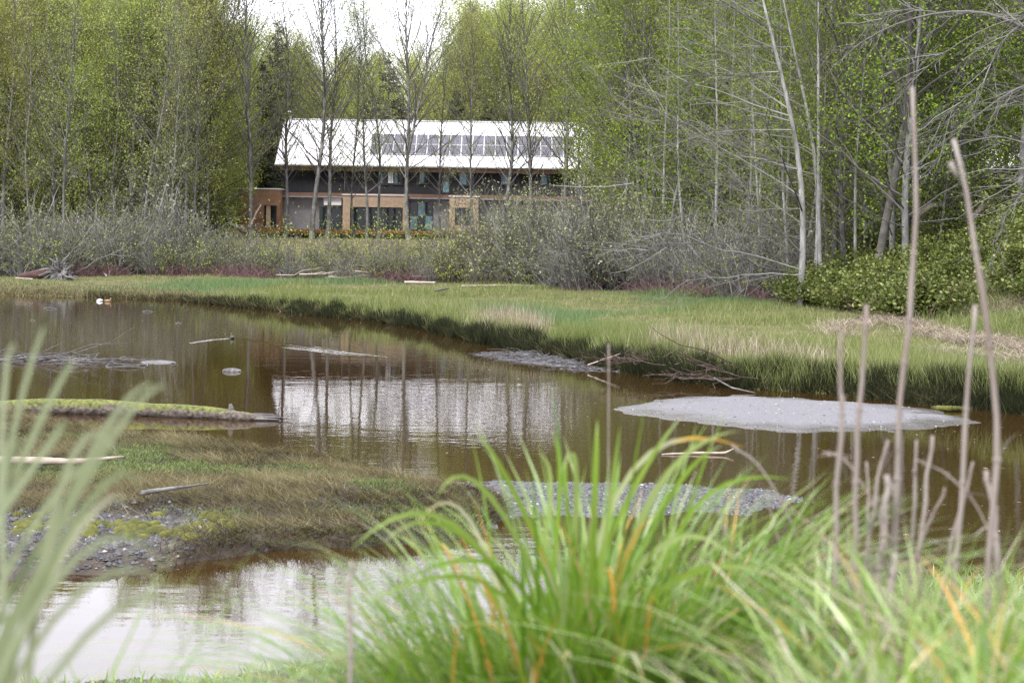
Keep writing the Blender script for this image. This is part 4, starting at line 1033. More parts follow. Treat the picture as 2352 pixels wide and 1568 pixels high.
# twigs strewn on the mud flat
nn = 900; x = rw.uniform(PATCH[:, 0].min(), PATCH[:, 0].max(), nn); y = rw.uniform(PATCH[:, 1].min(), PATCH[:, 1].max(), nn); z = patch_h(x, y); k = z > -.02; x, y, z = x[k], y[k], z[k]
az = rw.rand(len(x)) * 6.283; d = np.stack([np.cos(az), np.sin(az), rw.uniform(-.05, .25, len(x))], -1)
mb = MB(); mb.tubes(arc(np.stack([x, y, z + .01], -1), d, rw.uniform(.15, .7, len(x)), 3, -.05, rw, .08), np.array([[.012, .01, .005]]), 3)
tag(mb.build('mud_flat_twigs', M['wood_dark']), kind='stuff')

# ------------------------------------------------------------------ logs, sticks, root wad
def log(name, pts, rad, mats, label, cat, group=None, sides=12, seed=0, rough_=.08, extra=None, part='trunk'):
    rng = rs(seed); pts = np.array(pts, float); rad = np.array(rad, float)
    t = np.linspace(0, 1, 26); tk = np.linspace(0, 1, len(pts))
    pp = np.stack([np.interp(t, tk, pts[:, i]) for i in range(3)], -1); rr = np.interp(t, tk, rad)
    pp[1:-1] = (pp[:-2] + 2 * pp[1:-1] + pp[2:]) / 4
    pp += rng.normal(size=pp.shape) * rr[:, None] * rough_ * .5; rr = rr * (1 + rng.normal(size=len(rr)) * rough_)
    o = thing(name, pp[0], label, cat, group); o['orig'] = [float(c) for c in pp[0]]
    mb = MB(); mb.tubes(pp[None], rr[None], sides, cap=True)
    V = mb.v[0]; V += rng.normal(size=V.shape) * np.repeat(rr, sides)[:, None] * rough_ * .6
    mb.build(part, mats, o, True)
    return o, pp, rr
# mossy log in the pond: bark below, moss coat on top, broken tip
a0 = [G(-120, 955), G(150, 948), G(350, 955), G(480, 960), G(560, 965), G(605, 965)]
for q, zz in zip(a0, (.08, .11, .1, .085, .06, .035)): q[2] = zz
o, pp, rr = log('mossy_log', a0, [.155, .155, .145, .125, .09, .035], M['mossy_wood'], 'long mossy log lying in the pond with a broken grey tip', 'log', seed=3, sides=18, rough_=.045)
e = pp[-1]; mb = MB()
for dx, dz, l in ((.0, .02, .35), (.05, .05, .25), (-.04, -.01, .3), (.02, .0, .45)):
    mb.tubes([[e + (-.2, dx, dz), e + (l * .5, dx * 1.6, dz * 1.1), e + (l, dx * 2, dz * .8)]], [[.045, .025, .006]], 5)
mb.build('broken_tip', M['wood_dark'], o)
c = pp[18]; mb = MB(); mb.tubes([[c, c + (0.02, 0, .12), c + (.0, 0, .2)]], [[.07, .05, .03]], 6, cap=True); mb.build('branch_stub', M['wood_grey'], o)

log('bare_stick', [G(-80, 1055, .28), G(100, 1058, .3), G(180, 1060, .3), G(285, 1048, .33)], [.055, .05, .04, .012], M['wood_pale'], 'pale barkless stick lying on the brown islet at the left edge', 'stick', seed=8, sides=8, rough_=.05)
log('grey_branch', [G(325, 1132, .36), G(390, 1122, .38), G(480, 1110, .36)], [.03, .022, .008], M['wood_grey'], 'short grey branch lying across the green weeds of the islet', 'branch', seed=9, sides=7)
log('floating_stick', [G(1520, 1043, .01), G(1600, 1040, .02), G(1665, 1040, .03), G(1685, 1030, .09)], [.012, .025, .02, .008], M['wood_pale'], 'thin white stick floating beyond the large grass tuft', 'stick', seed=10, sides=6)
log('small_log', [G(2140, 937, .05), G(2180, 938, .06), G(2215, 938, .05)], [.05, .06, .04], M['moss'], 'small green log at the waterline behind the sand bar', 'log', seed=11, sides=8)
log('fallen_log', [P(1185, 652, 113), P(1230, 641, 112.5), P(1290, 634, 112)], [.22, .2, .16], M['wood_red'], 'thick reddish log half hidden in the thicket behind the meadow', 'log', seed=12)
log('fallen_log', [P(1262, 636, 111), P(1325, 640, 111)], [.2, .16], M['wood_grey'], 'grey log end leaning beside the thick reddish log', 'log', seed=13)
log('thin_log', [G(1060, 657, .75), G(1170, 656, .78), G(1265, 658, .75)], [.06, .08, .05], M['wood_pale'], 'long thin pale log lying at the back of the meadow', 'log', seed=14, sides=7)
log('thin_log', [G(930, 648, .8), G(1000, 649, .82)], [.08, .06], M['wood_pale'], 'short pale log at the end of the bleached branch pile', 'log', seed=15, sides=7)
log('thin_log', [G(36, 638, .7), G(75, 641, .7)], [.04, .04], M['wood_pale'], 'thin pale stick in the grass in front of the root wad', 'stick', seed=16, sides=6)
log('thin_log', [G(575, 673, .4), G(620, 674, .4)], [.06, .05], M['wood_pale'], 'short tan plank on the grass edge above the dark sedge', 'plank', seed=17, sides=6)
log('thin_log', [G(1000, 668, .72), G(1030, 662, 1.0)], [.05, .04], M['wood_dark'], 'dark broken branch standing in the meadow behind the sedge', 'branch', seed=18, sides=6)
log('leaning_pole', [G(245, 634, .7), P(215, 600, 123), P(160, 530, 125)], [.07, .06, .03], M['bark_pale'], 'pale dead pole leaning right of the root wad', 'pole', seed=19, sides=6)
log('leaning_pole', [P(600, 470, 131), P(588, 490, 131), P(575, 520, 131)], [.05, .08, .09], M['wood_pale'], 'broken white limb stub on the alder before the cedar box', 'limb', seed=20, sides=6)
# root wad
c = G(138, 630, .75); c = c * np.array((.955, .955, 1)); c[2] = fz(c[0], c[1]) + .5; o = thing('root_wad', (c[0], c[1], .8), 'upturned root wad with radiating grey roots and a reddish trunk behind', 'root wad'); o['orig'] = (c[0], c[1], .8)
mb = MB(); mb.tubes([[c + (-2.6, .9, -.35), c + (-1.5, .6, -.2), c + (-.2, .15, 0)]], [[.2, .28, .36]], 12, cap=True); mb.build('trunk', M['wood_red'], o, True)
rng = rs(30)
for q in range(84):
    a_ = rng.rand() * 6.283; L_ = rng.uniform(.35, .95); d = np.array((math.cos(a_), -rng.uniform(.1, .6), math.sin(a_))); d /= np.linalg.norm(d)
    p0 = c + d * .15; mid = p0 + d * L_ * .55 + rng.normal(size=3) * .08; end = p0 + d * L_ + rng.normal(size=3) * .16
    end[2] = max(end[2], c[2] - .55)
    mb = MB(); mb.tubes([[p0, mid, end]], [[.075, .065, .03]], 5, rnd=rng.rand()); mb.build('root', M['wood_grey'], o)

def tangle(name, label, cat, centre, n, L, spread, r, mt, seed, flat=.15, zmin=.02, azm=None, azs=3):
    rng = rs(seed); o = thing(name, centre, label, cat); c = np.array(centre, float)
    for q in range(n):
        az = rng.rand() * 6.283 if azm is None else azm + rng.normal() * azs
        d = np.array((math.cos(az), math.sin(az), rng.uniform(-.3, 1) * flat)); l = rng.uniform(*L)
        p0 = rng.normal(size=3) * np.array(spread) - d * l * .4; p0[2] = abs(p0[2])
        path = arc(p0[None], d[None], np.array([l]), 6, rng.normal() * .08, rng, .05)
        path[0, :, 2] = np.maximum(path[0, :, 2], zmin - c[2])
        mb = MB(); mb.tubes(path, np.linspace(1, .3, 6)[None] * r * rng.uniform(.5, 1.2), 5, cap=True, rnd=rng.rand()); mb.build('branch', M[mt], o, origin=(0, 0, 0))
    return o
tangle('driftwood_pile', 'dark driftwood branches lying in the water at the left edge', 'driftwood', G(70, 828), 34, (1.0, 3.6), (1.0, .3, .03), .026, 'wood_dark', 40, .03, .01, 0, .2)
tangle('driftwood_pile', 'loose grey twigs at the right end of the driftwood in the water', 'driftwood', G(165, 838), 12, (.4, 1.1), (.25, .25, .03), .014, 'wood_grey', 41, .3, .01)
tangle('branch_pile', 'bleached fallen branches piled at the wood edge below the house', 'branch pile', G(900, 640, .85), 26, (1.5, 5), (2.6, .7, .15), .045, 'wood_pale', 42, .12, .75, .1, .5)
tangle('branch_pile', 'brown branch debris caught under the bank near the sand bar', 'branch pile', G(1600, 872, .15), 26, (.5, 2.0), (.7, .3, .08), .02, 'wood_brown', 43, .35, .02, 3.6, .6)
tangle('branch_pile', 'dead brown twigs hanging over the cut bank beside the mud flat', 'branch pile', G(1440, 832, .35), 26, (.5, 1.6), (.6, .35, .1), .012, 'wood_brown', 44, .3, .05)
log('drift_stick', [G(1350, 838, .12), G(1425, 812, .42)], [.02, .012], M['wood_pale'], 'thin stick slanting from the mud flat up to the bank', 'stick', seed=45, sides=5)
log('drift_stick', [G(1640, 868, .3), G(1680, 890, .08), G(1735, 902, .02)], [.02, .02, .01], M['wood_grey'], 'bent grey stick dipping into the water below the bank', 'stick', seed=46, sides=5)
for k_, (xp, yp, l, lb) in enumerate([(75, 706, 24, 'upright dark snag tip left of the low snag'), (116, 709, 30, 'low dark snag with a pale tip in the far water'), (222, 823, 18, 'pale snag tip right of the driftwood'), (258, 834, 18, 'small floating chip right of the driftwood'), (284, 822, 16, 'tiny dark floating twig cluster beyond the looped stick'), (340, 716, 24, 'flat floating leaf scrap in the far water'), (410, 743, 14, 'tiny pale floating chip in the middle water'), (75, 736, 12, 'small white float at the far left'), (398, 835, 14, 'white floating chip beside the dark flat rock')]):
    c = G(xp, yp); s = c[1] / FPX * l; mt = 'wood_grey' if 'white' in lb or 'pale' in lb or 'leaf' in lb else 'wood_dark'
    pts = [c + (-s * .5, 0, .0), c + (-s * .1, .02, .015 + s * .06), c + (s * .5, 0, .0)]
    if 'upright' in lb or 'tip right' in lb: pts = [c + (-s * .3, 0, 0), c + (0, 0, s * .35), c + (s * .3, 0, s * .7)]
    log('snag' if 'snag' in lb else 'floating_scrap', pts, [.015, .022, .01], M[mt], lb, 'snag' if 'snag' in lb else 'floating scrap', seed=60 + k_, sides=7)
tt_ = np.linspace(0, 2 * np.pi, 14)
c = G(292, 842); mb = MB(); mb.tubes([np.stack([c[0] + .5 * np.cos(tt_), c[1] + .5 * np.sin(tt_), .02 + .02 * np.sin(3 * tt_)], -1)], .018, 5)
tag(mb.build('looped_stick', M['wood_dark'], origin=tuple(c)), 'dark stick bent in a loop floating right of the driftwood', 'stick')
def rock(xp, yp, sx, sy, sz, mt, lb, seed):
    rng = rs(seed); c = G(xp, yp); mb = MB()
    V = ico_v * np.array((sx, sy, sz)) * rng.uniform(.8, 1.2, (12, 1)) + c
    # split every face once for a rounder outline
    vs = list(map(tuple, V)); fs = []
    for f in ico_f:
        m3 = []
        for a_, c_ in ((0, 1), (1, 2), (2, 0)):
            pm = (V[f[a_]] + V[f[c_]]) / 2; pm = c + (pm - c) * 1.12; vs.append(tuple(pm)); m3.append(len(vs) - 1)
        fs += [(f[0], m3[0], m3[2]), (f[1], m3[1], m3[0]), (f[2], m3[2], m3[1]), tuple(m3)]
    mb.add(vs, None, fs); return tag(mb.build('rock', M[mt], origin=tuple(c)), lb, 'rock')
rock(366, 832, .5, .4, .05, 'wood_dark', 'long flat dark rock barely above the water', 70)
rock(533, 853, .22, .2, .09, 'wood_dark', 'small dark rock alone in the open water', 71)

mb = MB(); nn = 1500; D = 18 + 70 * rw.rand(nn) ** 1.4; x = rw.uniform(-.34, .3, nn) * D
k = (inland(x, D) < -.3) & (poly_depth(x, D, ISL) < -.4) & (fbm(x * .25, D * .12, 94) + rw.normal(size=nn) * .05 > .5); x, D = x[k], D[k]; n = len(x)
a_ = rw.rand(n) * 6.283; sz = rw.uniform(.012, .045, n); u = np.stack([np.cos(a_), np.sin(a_), 0 * a_], -1) * sz[:, None]; v = np.stack([-np.sin(a_), np.cos(a_), 0 * a_], -1) * sz[:, None] * .4
c = np.stack([x, D, np.full(n, .004)], -1); up_ = np.array([0, 0, .006])
mb.add(np.stack([c - u, c + v + up_, c + u, c - v + up_], 1), np.arange(n * 4).reshape(n, 4), None, 0, np.repeat(rw.rand(n), 4))
tag(mb.build('floating_specks', M['grass_dead']), kind='stuff')

# ------------------------------------------------------------------ ducks and wake
def duck(xp, yp, az, body, head, lb, sc=1.0):
    c = G(xp, yp); o = thing('duck', c, lb, 'duck', None, az, sc)
    t = np.linspace(0, 1, 9); pth = np.stack([-.24 + .48 * t, 0 * t, .05 + .05 * (1 - t) ** 3 + .02 * t], -1)
    mb = MB(); mb.tubes(pth[None], (np.array([.012, .05, .085, .105, .112, .108, .09, .06, .02]))[None], 10, cap=True); ob = mb.build('body', M[body], o, True, origin=(0, 0, 0))
    mb = MB(); mb.tubes([[(.17, 0, .09), (.2, 0, .15), (.21, 0, .2), (.225, 0, .235), (.25, 0, .25), (.28, 0, .243)]], [[.05, .04, .04, .052, .05, .025]], 9, cap=True); mb.build('head', M[head], o, True, origin=(0, 0, 0))
    mb = MB(); mb.tubes([[(.27, 0, .24), (.31, 0, .234), (.345, 0, .23)]], [[.018, .018, .012]], 6, cap=True, squash=.5); mb.build('bill', M['bill'], o, True, origin=(0, 0, 0))
    mb = MB()
    for s_ in (-1, 1): 
        mb = MB(); mb.tubes([[(.1, s_ * .085, .09), (-.03, s_ * .1, .1), (-.2, s_ * .05, .1)]], [[.03, .045, .01]], 6, cap=True, squash=.35); mb.build('wing', M[body], o, True, origin=(0, 0, 0))
duck(229, 692, 3.3, 'duck_white', 'duck_dark', 'white duck with a dark head floating on the far water', .65)
duck(247, 693, .1, 'duck_brown', 'duck_brown', 'brown duck floating right of the white duck', .65)
duck(533, 778, 1.9, 'duck_dark', 'duck_dark', 'dark duck swimming at the point of the V shaped wake', .6)
mb = MB()
def ridge(pxs, wd, hh):
    pts = np.array([G(*p) for p in pxs]); t = np.linspace(0, 1, 40)
    pts = np.stack([np.interp(t, np.linspace(0, 1, len(pxs)), pts[:, i]) for i in range(3)], -1)
    w_ = np.interp(t, [0, .1, .8, 1], [.3, 1, 1, .1]) * wd
    y_ = np.array([0, 1, 0]); V = np.stack([pts - w_[:, None] * y_ + (0, 0, -.004), pts + np.array([0, 0, 1]) * (hh * w_ / wd)[:, None], pts + w_[:, None] * y_ + (0, 0, -.004)], 1)
    i = np.arange(39)[:, None] * 3 + np.arange(2)[None]; mb.add(V, np.stack([i, i + 1, i + 4, i + 3], -1))
ridge([(435, 788), (490, 780), (530, 777)], .16, .02)
ridge([(536, 777), (600, 784), (700, 797), (800, 810), (890, 820)], .2, .03)
ridge([(630, 795), (720, 804), (830, 818)], .25, .03); ridge([(640, 790), (720, 797), (800, 808)], .16, .02)
tag(mb.build('wake_ripple', M['water'], smooth_=True), kind='structure')

# ------------------------------------------------------------------ the house
DF = 150.0
hc = np.array((XG(980, DF), DF, 3.4)); house = thing('house', hc, 'two storey house with a white metal roof and solar panels behind the alders', 'house'); house['orig'] = [float(c) for c in hc]
def HX(x, D=DF): return XG(x, D)
def HZ(y, D=DF, x=980): return float(P(x, y, D)[2])
xl, xr = HX(629, 149), HX(1368, 149)
ze, zr = HZ(380, 149, 1000), HZ(279, 155, 1000)
yE, yR, yB = 149.0, 155.0, 161.0
# roof: two slopes with thickness
mb = MB(); th = .22
V = []
for x in (xl, xr):
    V += [(x, yE, ze), (x, yR, zr), (x, yB, ze), (x, yE, ze - th), (x, yR, zr - th), (x, yB, ze - th)]
mb.add(V, [(0, 6, 7, 1), (1, 7, 8, 2), (3, 4, 10, 9), (4, 5, 11, 10), (0, 1, 4, 3), (1, 2, 5, 4), (6, 9, 10, 7), (7, 10, 11, 8), (0, 3, 9, 6), (2, 8, 11, 5)])
roof = mb.build('roof', M['roof'], house)
sl = np.array((0, yR - yE, zr - ze)); Ls = np.linalg.norm(sl); sl = sl / Ls; nrm = np.array((0, -sl[2], sl[1]))
O = np.array((xl, yE, ze)) - hc
seam_me = None
mb = MB(); mb.box(0, .03, 0, Ls, .001, .03); seam_me = mb.mesh('seam', M['roof'])
ang = math.atan2(sl[2], sl[1])
nse = int((xr - xl) / .61)
for i in range(nse + 1):
    s = child('seam', seam_me, roof, tuple(O + np.array((min(.02 + i * .61, xr - xl - .04), 0, 0)) + nrm * .0), (ang, 0, 0))
mb = MB(); mb.box(xl - .02, xr + .02, yR - .16, yR + .16, zr - .02, zr + .07); mb.build('ridge_cap', M['roof'], roof)
# solar panels
pw, pl_ = .98, 1.62
px0 = HX(850, 152); npan = 18
mb = MB(); mb.box(0, pw, 0, pl_, .08, .105, 1); mb.box(.022, pw - .022, .022, pl_ - .022, .1055, .11, 0); pm = mb.mesh('solar_panel', [M['cells'], M['white']])
s0 = 1.6
for r_ in range(2):
    for i in range(npan):
        off = O + np.array((px0 - xl + i * (pw + .025), 0, 0)) + sl * (s0 + r_ * (pl_ + .07))
        child('solar_panel', pm, roof, tuple(off), (ang, 0, 0))
x_ = HX(663, 155); mb = MB(); mb.tubes([[(x_, 154.8, zr - .4), (x_, 154.8, zr + .62)]], .1, 10); mb.tubes([[(x_, 154.8, zr + .58), (x_, 154.8, zr + .72)]], .17, 10, cap=True); mb.build('vent_pipe', M['white'], house, True)
mb = MB(); mb.tubes([[(xl - .02, yE - .07, ze - .1), (xr + .02, yE - .07, ze - .1)]], .075, 8, cap=True); mb.build('gutter', M['white'], house)
for x_ in (HX(790), HX(1150)):
    mb = MB(); mb.tubes([[(x_, yE - .02, ze - .2), (x_, DF - .1, ze - .75), (x_, DF - .1, HZ(447) + .1)]], .05, 7); mb.build('downpipe', M['greywall'], house)
# fascia and soffit
mb = MB(); mb.box(xl + .35, xr - .1, yE + .25, yE + .4, ze - .6, ze - th - .005); mb.build('fascia', M['fascia'], house)
# upper storey
zu = HZ(447); xul, xur = HX(646), HX(1352)
mb = MB(); mb.box(xul, xur, DF, 160.4, zu, ze - .1)
wall_up = mb.build('upper_wall', M['char'], house)
bw = .3; mb = MB(); mb.box(0, bw - .02, -.03, -.002, 0, ze - .62 - zu); bm_ = mb.mesh('siding_board', M['char'])
for i in range(int((xur - xul) / bw)):
    child('siding_board', bm_, wall_up, (xul + i * bw - hc[0] + .01, DF - hc[1], zu - hc[2]))
mb = MB(); V = [(xul, 150.4, ze - .1), (xul, 160.4, ze - .1), (xul, yR, zr - .3), (xul + .2, 150.4, ze - .1), (xul + .2, 160.4, ze - .1), (xul + .2, yR, zr - .3)]
mb.add(V, [(0, 3, 5, 2), (1, 2, 5, 4), (0, 1, 4, 3)], [(0, 2, 1), (3, 4, 5)]); mb.build('gable_wall', M['char'], house)
mb = MB(); V = [(xur - .2 + a_ - xul, b__, c_) for a_, b__, c_ in V]; mb.add(V, [(0, 3, 5, 2), (1, 2, 5, 4), (0, 1, 4, 3)], [(0, 2, 1), (3, 4, 5)]); mb.build('gable_wall', M['char'], house)
def window(x0, x1, y0, y1, yw, nmul=1, glass='glass', fm='frame', parent=None, rails=0, x_ref=None, zlift=0):
    """frame with mullions, panes as sub-parts; set into or proud of the wall plane yw"""
    X0, X1 = HX(x0, yw), HX(x1, yw); Z1, Z0 = HZ(y0, yw, x0), HZ(y1, yw, x0); t = .07
    mb = MB(); a_, b__ = yw - .07, yw - .004
    mb.box(X0, X1, a_, b__, Z0, Z0 + t); mb.box(X0, X1, a_, b__, Z1 - t, Z1)
    xs_ = np.linspace(X0, X1 - t, nmul + 1)
    for v in xs_: mb.box(v, v + t, a_ + .002, b__ - .002, Z0 + t, Z1 - t)
    fr = mb.build('window', M[fm], house)
    for i in range(nmul):
        zz = np.linspace(Z0 + t, Z1 - t, rails + 2)
        for j in range(rails + 1):
            mb = MB(); mb.box(xs_[i] + t, xs_[i + 1], yw - .045, yw - .035, zz[j] + (.03 if j else 0), zz[j + 1]); mb.build('pane', M[glass if (i + j) % 2 == 0 or glass == 'glass' else 'glass'], fr)
    mb = MB(); mb.box(X0 - .04, X1 + .04, yw - .12, yw - .003, Z0 - .06, Z0 - .004); mb.build('sill', M['white'] if fm == 'white' else M['frame'], fr)
yw = DF - .032
for a_ in [(866, 889, 391, 423, 2), (902, 922, 392, 423, 2), (960, 984, 393, 422, 2), (1014, 1031, 392, 443, 1), (1052, 1087, 391, 425, 2), (1150, 1180, 392, 424, 2), (1240, 1270, 393, 425, 2)]:
    window(*a_[:4], yw, a_[4], 'tealglass', 'frame', rails=1 if a_[3] > 440 else 0)
for a_, c_ in ((889.6, 896), (897, 901)):
    mb = MB(); mb.box(HX(a_, yw - .03), HX(c_, yw - .03), yw - .06, yw - .004, HZ(422, yw), HZ(394, yw)); mb.build('white_shutter', M['white'], house)
# lower storey
zd = HZ(528, 148, 800)
def wall(name, x0, x1, y0, y1, ya, yb, m_): 
    mb = MB(); mb.box(HX(x0, ya), HX(x1, ya), ya, yb, HZ(y1, ya, x0), HZ(y0, ya, x0)); return mb.build(name, M[m_], house)
wall('lower_wall', 643, 785, 455, 540, DF - .4, 158, 'greywall')
wall('lower_wall', 935, 1030, 457, 540, DF - .4, 158, 'greywall')
wall('lower_wall', 1095, 1352, 457, 545, DF - .4, 158, 'greywall')
mb = MB(); mb.box(HX(600), HX(1352), DF - 1.1, DF - .02, HZ(455), zu - .004); mb.build('ledge', M['fascia'], house)
mb = MB(); mb.box(HX(600), HX(1352), DF - 1.15, DF - .6, HZ(458), HZ(455) - .004); mb.build('ledge_gutter', M['greywall'], house)
mb = MB(); mb.box(HX(745), HX(785), DF - .9, DF - .45, HZ(475), HZ(459)); mb.build('soffit_panel', M['white'], house)
window(733, 752, 475, 527, DF - .4, 1, 'glass'); window(760, 784, 476, 527, DF - .4, 1, 'glass'); window(940, 994, 463, 529, DF - .4, 3, 'tealglass', rails=1)
def portal(x0, x1, y0, y1, ox0, ox1, oy0, oy1, m_, ya, nmul, mid=None, base=False):
    """boxed bay of sheathing panels round an opening"""
    mb = MB(); X0, X1 = HX(x0, ya), HX(x1, ya); Z1, Z0 = HZ(y0, ya, x0), HZ(y1, ya, x0)
    a0_, a1_ = HX(ox0, ya), HX(ox1, ya); c1, c0 = HZ(oy0, ya, x0), HZ(oy1, ya, x0); yb = DF - .42
    mb.box(X0, a0_, ya, yb, Z0, c1); mb.box(a1_, X1, ya, yb, Z0, c1); mb.box(X0, X1, ya, yb, c1, Z1)
    if base: mb.box(a0_, a1_, ya, yb, Z0, c0)
    mb.box(a0_, a1_, ya + .55, ya + .6, c0 if base else Z0, c1, 1)
    bay = mb.build('bay', [M[m_], M['dark']], house)
    def sheets(xa, xb, za, zb):
        nx_ = max(1, round((xb - xa) / 1.22)); nz_ = max(1, round((zb - za) / 1.22))
        for i in range(nx_):
            for j in range(nz_):
                q = MB(); g_ = .012
                q.box(0, (xb - xa) / nx_ - g_, 0, .018, 0, (zb - za) / nz_ - g_)
                child('sheathing_panel', q.mesh('sheathing_panel', M[m_]), bay, (xa + i * (xb - xa) / nx_ + g_ / 2 - hc[0], ya - .02 - hc[1], za + j * (zb - za) / nz_ + g_ / 2 - hc[2]))
    sheets(X0, a0_, Z0, c1); sheets(a1_, X1, Z0, c1); sheets(X0, X1, c1, Z1)
    if base: sheets(a0_, a1_, Z0, c0)
    mb = MB(); mb.box(X0 - .08, X1 + .08, ya - .1, yb + .3, Z1 + .002, Z1 + .09); mb.build('coping', M['white'], bay)
    if mid:
        mb = MB(); mb.box(HX(mid[0], ya), HX(mid[1], ya), ya + .1, ya + .25, Z0, c1); mb.build('post', M['osb'], bay)
    window(ox0 + 1, ox1 - 1, oy0 + 1, oy1 - 1, ya + .45, nmul, 'glass', 'frame')
portal(546, 643, 434, 529, 605, 634, 471, 521, 'cedar', DF - 2.4, 2, (610, 620), True)
portal(786, 934, 448, 531, 803, 924, 475, 529, 'osb', DF - 2.0, 4)
portal(1031, 1098, 452, 533, 1044, 1084, 477, 518, 'osb', DF - 2.0, 2, None, True)
mb = MB(); mb.box(HX(1348), HX(1364), DF - .6, DF + .4, HZ(405, DF, 1350), HZ(390, DF, 1350)); mb.build('end_box', M['cedar'], house)
dk = MB(); dk.box(HX(532, 146), HX(1110, 146), 146.2, DF - .4, zd - .12, zd); deck = dk.build('deck', M['deck'], house)
mb = MB(); mb.box(HX(532, 146), HX(1110, 146), 146.1, 146.19, zd - .34, zd - .003); mb.build('deck_fascia', M['deck'], deck)
for x in np.linspace(HX(535, 146), HX(1105, 146), 12):
    mb = MB(); mb.box(x - .07, x + .07, 146.3, 146.44, zd - 1.6, zd - .125); mb.build('deck_post', M['deck'], deck)
mb = MB(); mb.box(HX(640), HX(1352), DF - .2, 160.2, 2.4, zd - .13); mb.build('foundation', M['greywall'], house)

# ------------------------------------------------------------------ near bank plants
def nz(x, y): return float(near_h(np.array([x]), np.array([y]))[0])
# grass covering the bank
def bank_cover(name, nn, xr, yr, pw_, hr, wr, lean, mt, seg, right_only, rn):
    mb = MB(); x = rw.uniform(xr[0], xr[1], nn); y = yr[0] + (yr[1] - yr[0]) * rw.rand(nn) ** pw_
    sl_ = x / y
    right = smooth(-.10, .12, sl_)
    k = (rw.rand(nn) < (right if right_only else .3 + .35 * smooth(-.16, -.05, sl_) + .35 * right + .3 * smooth(-.22, -.34, sl_))) & (y < near_shore(x) - (1.5 if seg > 2 else .9 + .8 * rw.rand(nn))) & ((np.abs(x) < y * .42 + .25) | (seg == 2))
    x, y = x[k], y[k]; n = len(x); rt = smooth(-.05, .15, x / y)
    h = rw.uniform(hr[0], hr[1], n) * (.55 + .45 * rt) * (1 - .25 * smooth(2, 3.2, y)) * (1 - .35 * np.exp(-((sl_[k] - .12) / .05) ** 2)) * (.65 + .7 * fbm(x * 2.5, y * 2.5, 90))
    mb.blades(np.stack([x, y, near_h(x, y) - .02], -1), h, rw.uniform(wr[0], wr[1], n), rw.uniform(lean[0], lean[1], n), rw.rand(n) * 6.283, rw, seg=seg, rnd=rn(n))
    tag(mb.build(name, M[mt], smooth_=True), kind='stuff')
bank_cover('bank_grass', 56000, (-2.4, 3.2), (1.15, 9), 2.0, (.11, .29), (.0032, .0078), (.15, 1.15), 'blade', 5, False, lambda n: np.clip(rw.beta(1.9, 1.5, n) * .93 + (rw.rand(n) > .93) * .4, 0, 1))
bank_cover('slope_cover', 22000, (-7, 8), (3.5, 14.5), 1.0, (.16, .36), (.007, .016), (.2, 1.2), 'blade', 2, False, lambda n: np.clip(rw.beta(1.9, 1.5, n) * .95, 0, 1))
bank_cover('dry_litter', 6000, (-.6, 2.6), (1.15, 5), 1.4, (.12, .32), (.002, .005), (.2, 1.6), 'grass_dead', 4, True, lambda n: rw.rand(n))

def blade_mesh(name, L_, wd, bend, twist, seg, mt, rnd):
    t = np.linspace(0, 1, seg + 1); x = bend * L_ * t ** 2 * .9; zz = L_ * (t - .42 * bend * t ** 2.4)
    ww = wd * .5 * np.clip(np.minimum(.65 + t * 2, 1) * (1 - t ** 3.2), .03, 1)
    a_ = twist * t; V = []
    for i in range(seg + 1):
        s_ = np.array((math.sin(a_[i]) * .6, math.cos(a_[i]), 0)) * ww[i]; c_ = np.array((x[i], 0, zz[i])); f_ = np.array((.0, 0, -.18 * ww[i]))
        V += [c_ - s_, c_ + f_, c_ + s_]
    q = []
    for i in range(seg): q += [(3 * i, 3 * i + 1, 3 * i + 4, 3 * i + 3), (3 * i + 1, 3 * i + 2, 3 * i + 5, 3 * i + 4)]
    mb = MB(); mb.add(V, q, None, 0, np.repeat(np.clip(rnd + rb.choice([.05, .45]) * t ** 6, 0, .97), 3)); return mb.mesh(name, M[mt], True)
rb = rs(77)
bl = [blade_mesh('blade', rb.uniform(.26, .44), rb.uniform(.006, .0105), b_, rb.uniform(-1.2, 1.2), 9, 'blade', r_) for b_, r_ in [(.1, .3), (.2, .5), (.3, .15), (.4, .62), (.5, .4), (.65, .55), (.8, .25), (.95, .75), (1.1, .5), (.35, .82), (.6, .9), (.9, .955), (.25, .35), (.45, .1), (1.3, .68), (.75, .97), (.15, .7), (.55, .22)]]
def tuft(c, n, label, meshes, rad, lean=.35, sc=(.7, 1.15), azm=None, azs=1.0, name='grass_tuft', group=None, slim_=1.0):
    o = thing(name, c, label, 'grass tuft', group)
    for i in range(n):
        r_ = rad * math.sqrt(rb.rand()); a_ = rb.rand() * 6.283
        az = a_ + rb.normal() * .6 if azm is None else azm + rb.normal() * azs
        px_, py_ = r_ * math.cos(a_), r_ * math.sin(a_)
        tl_ = lean * (r_ / rad) * rb.uniform(.4, 1.3) + abs(rb.normal()) * .08
        child('blade', meshes[rb.randint(len(meshes))], o, (px_, py_, nz(c[0] + px_, c[1] + py_) - c[2] - .02), (0, tl_, az), (lambda q: (q, q * slim_, q))(rb.uniform(*sc)))
    return o
cx_, cy_ = .10, 2.25
T0 = (cx_, cy_, nz(cx_, cy_))
main = tuft(T0, 275, 'large bright green grass tuft in the middle of the near bank', bl, .22, .72, (.62, 1.08))
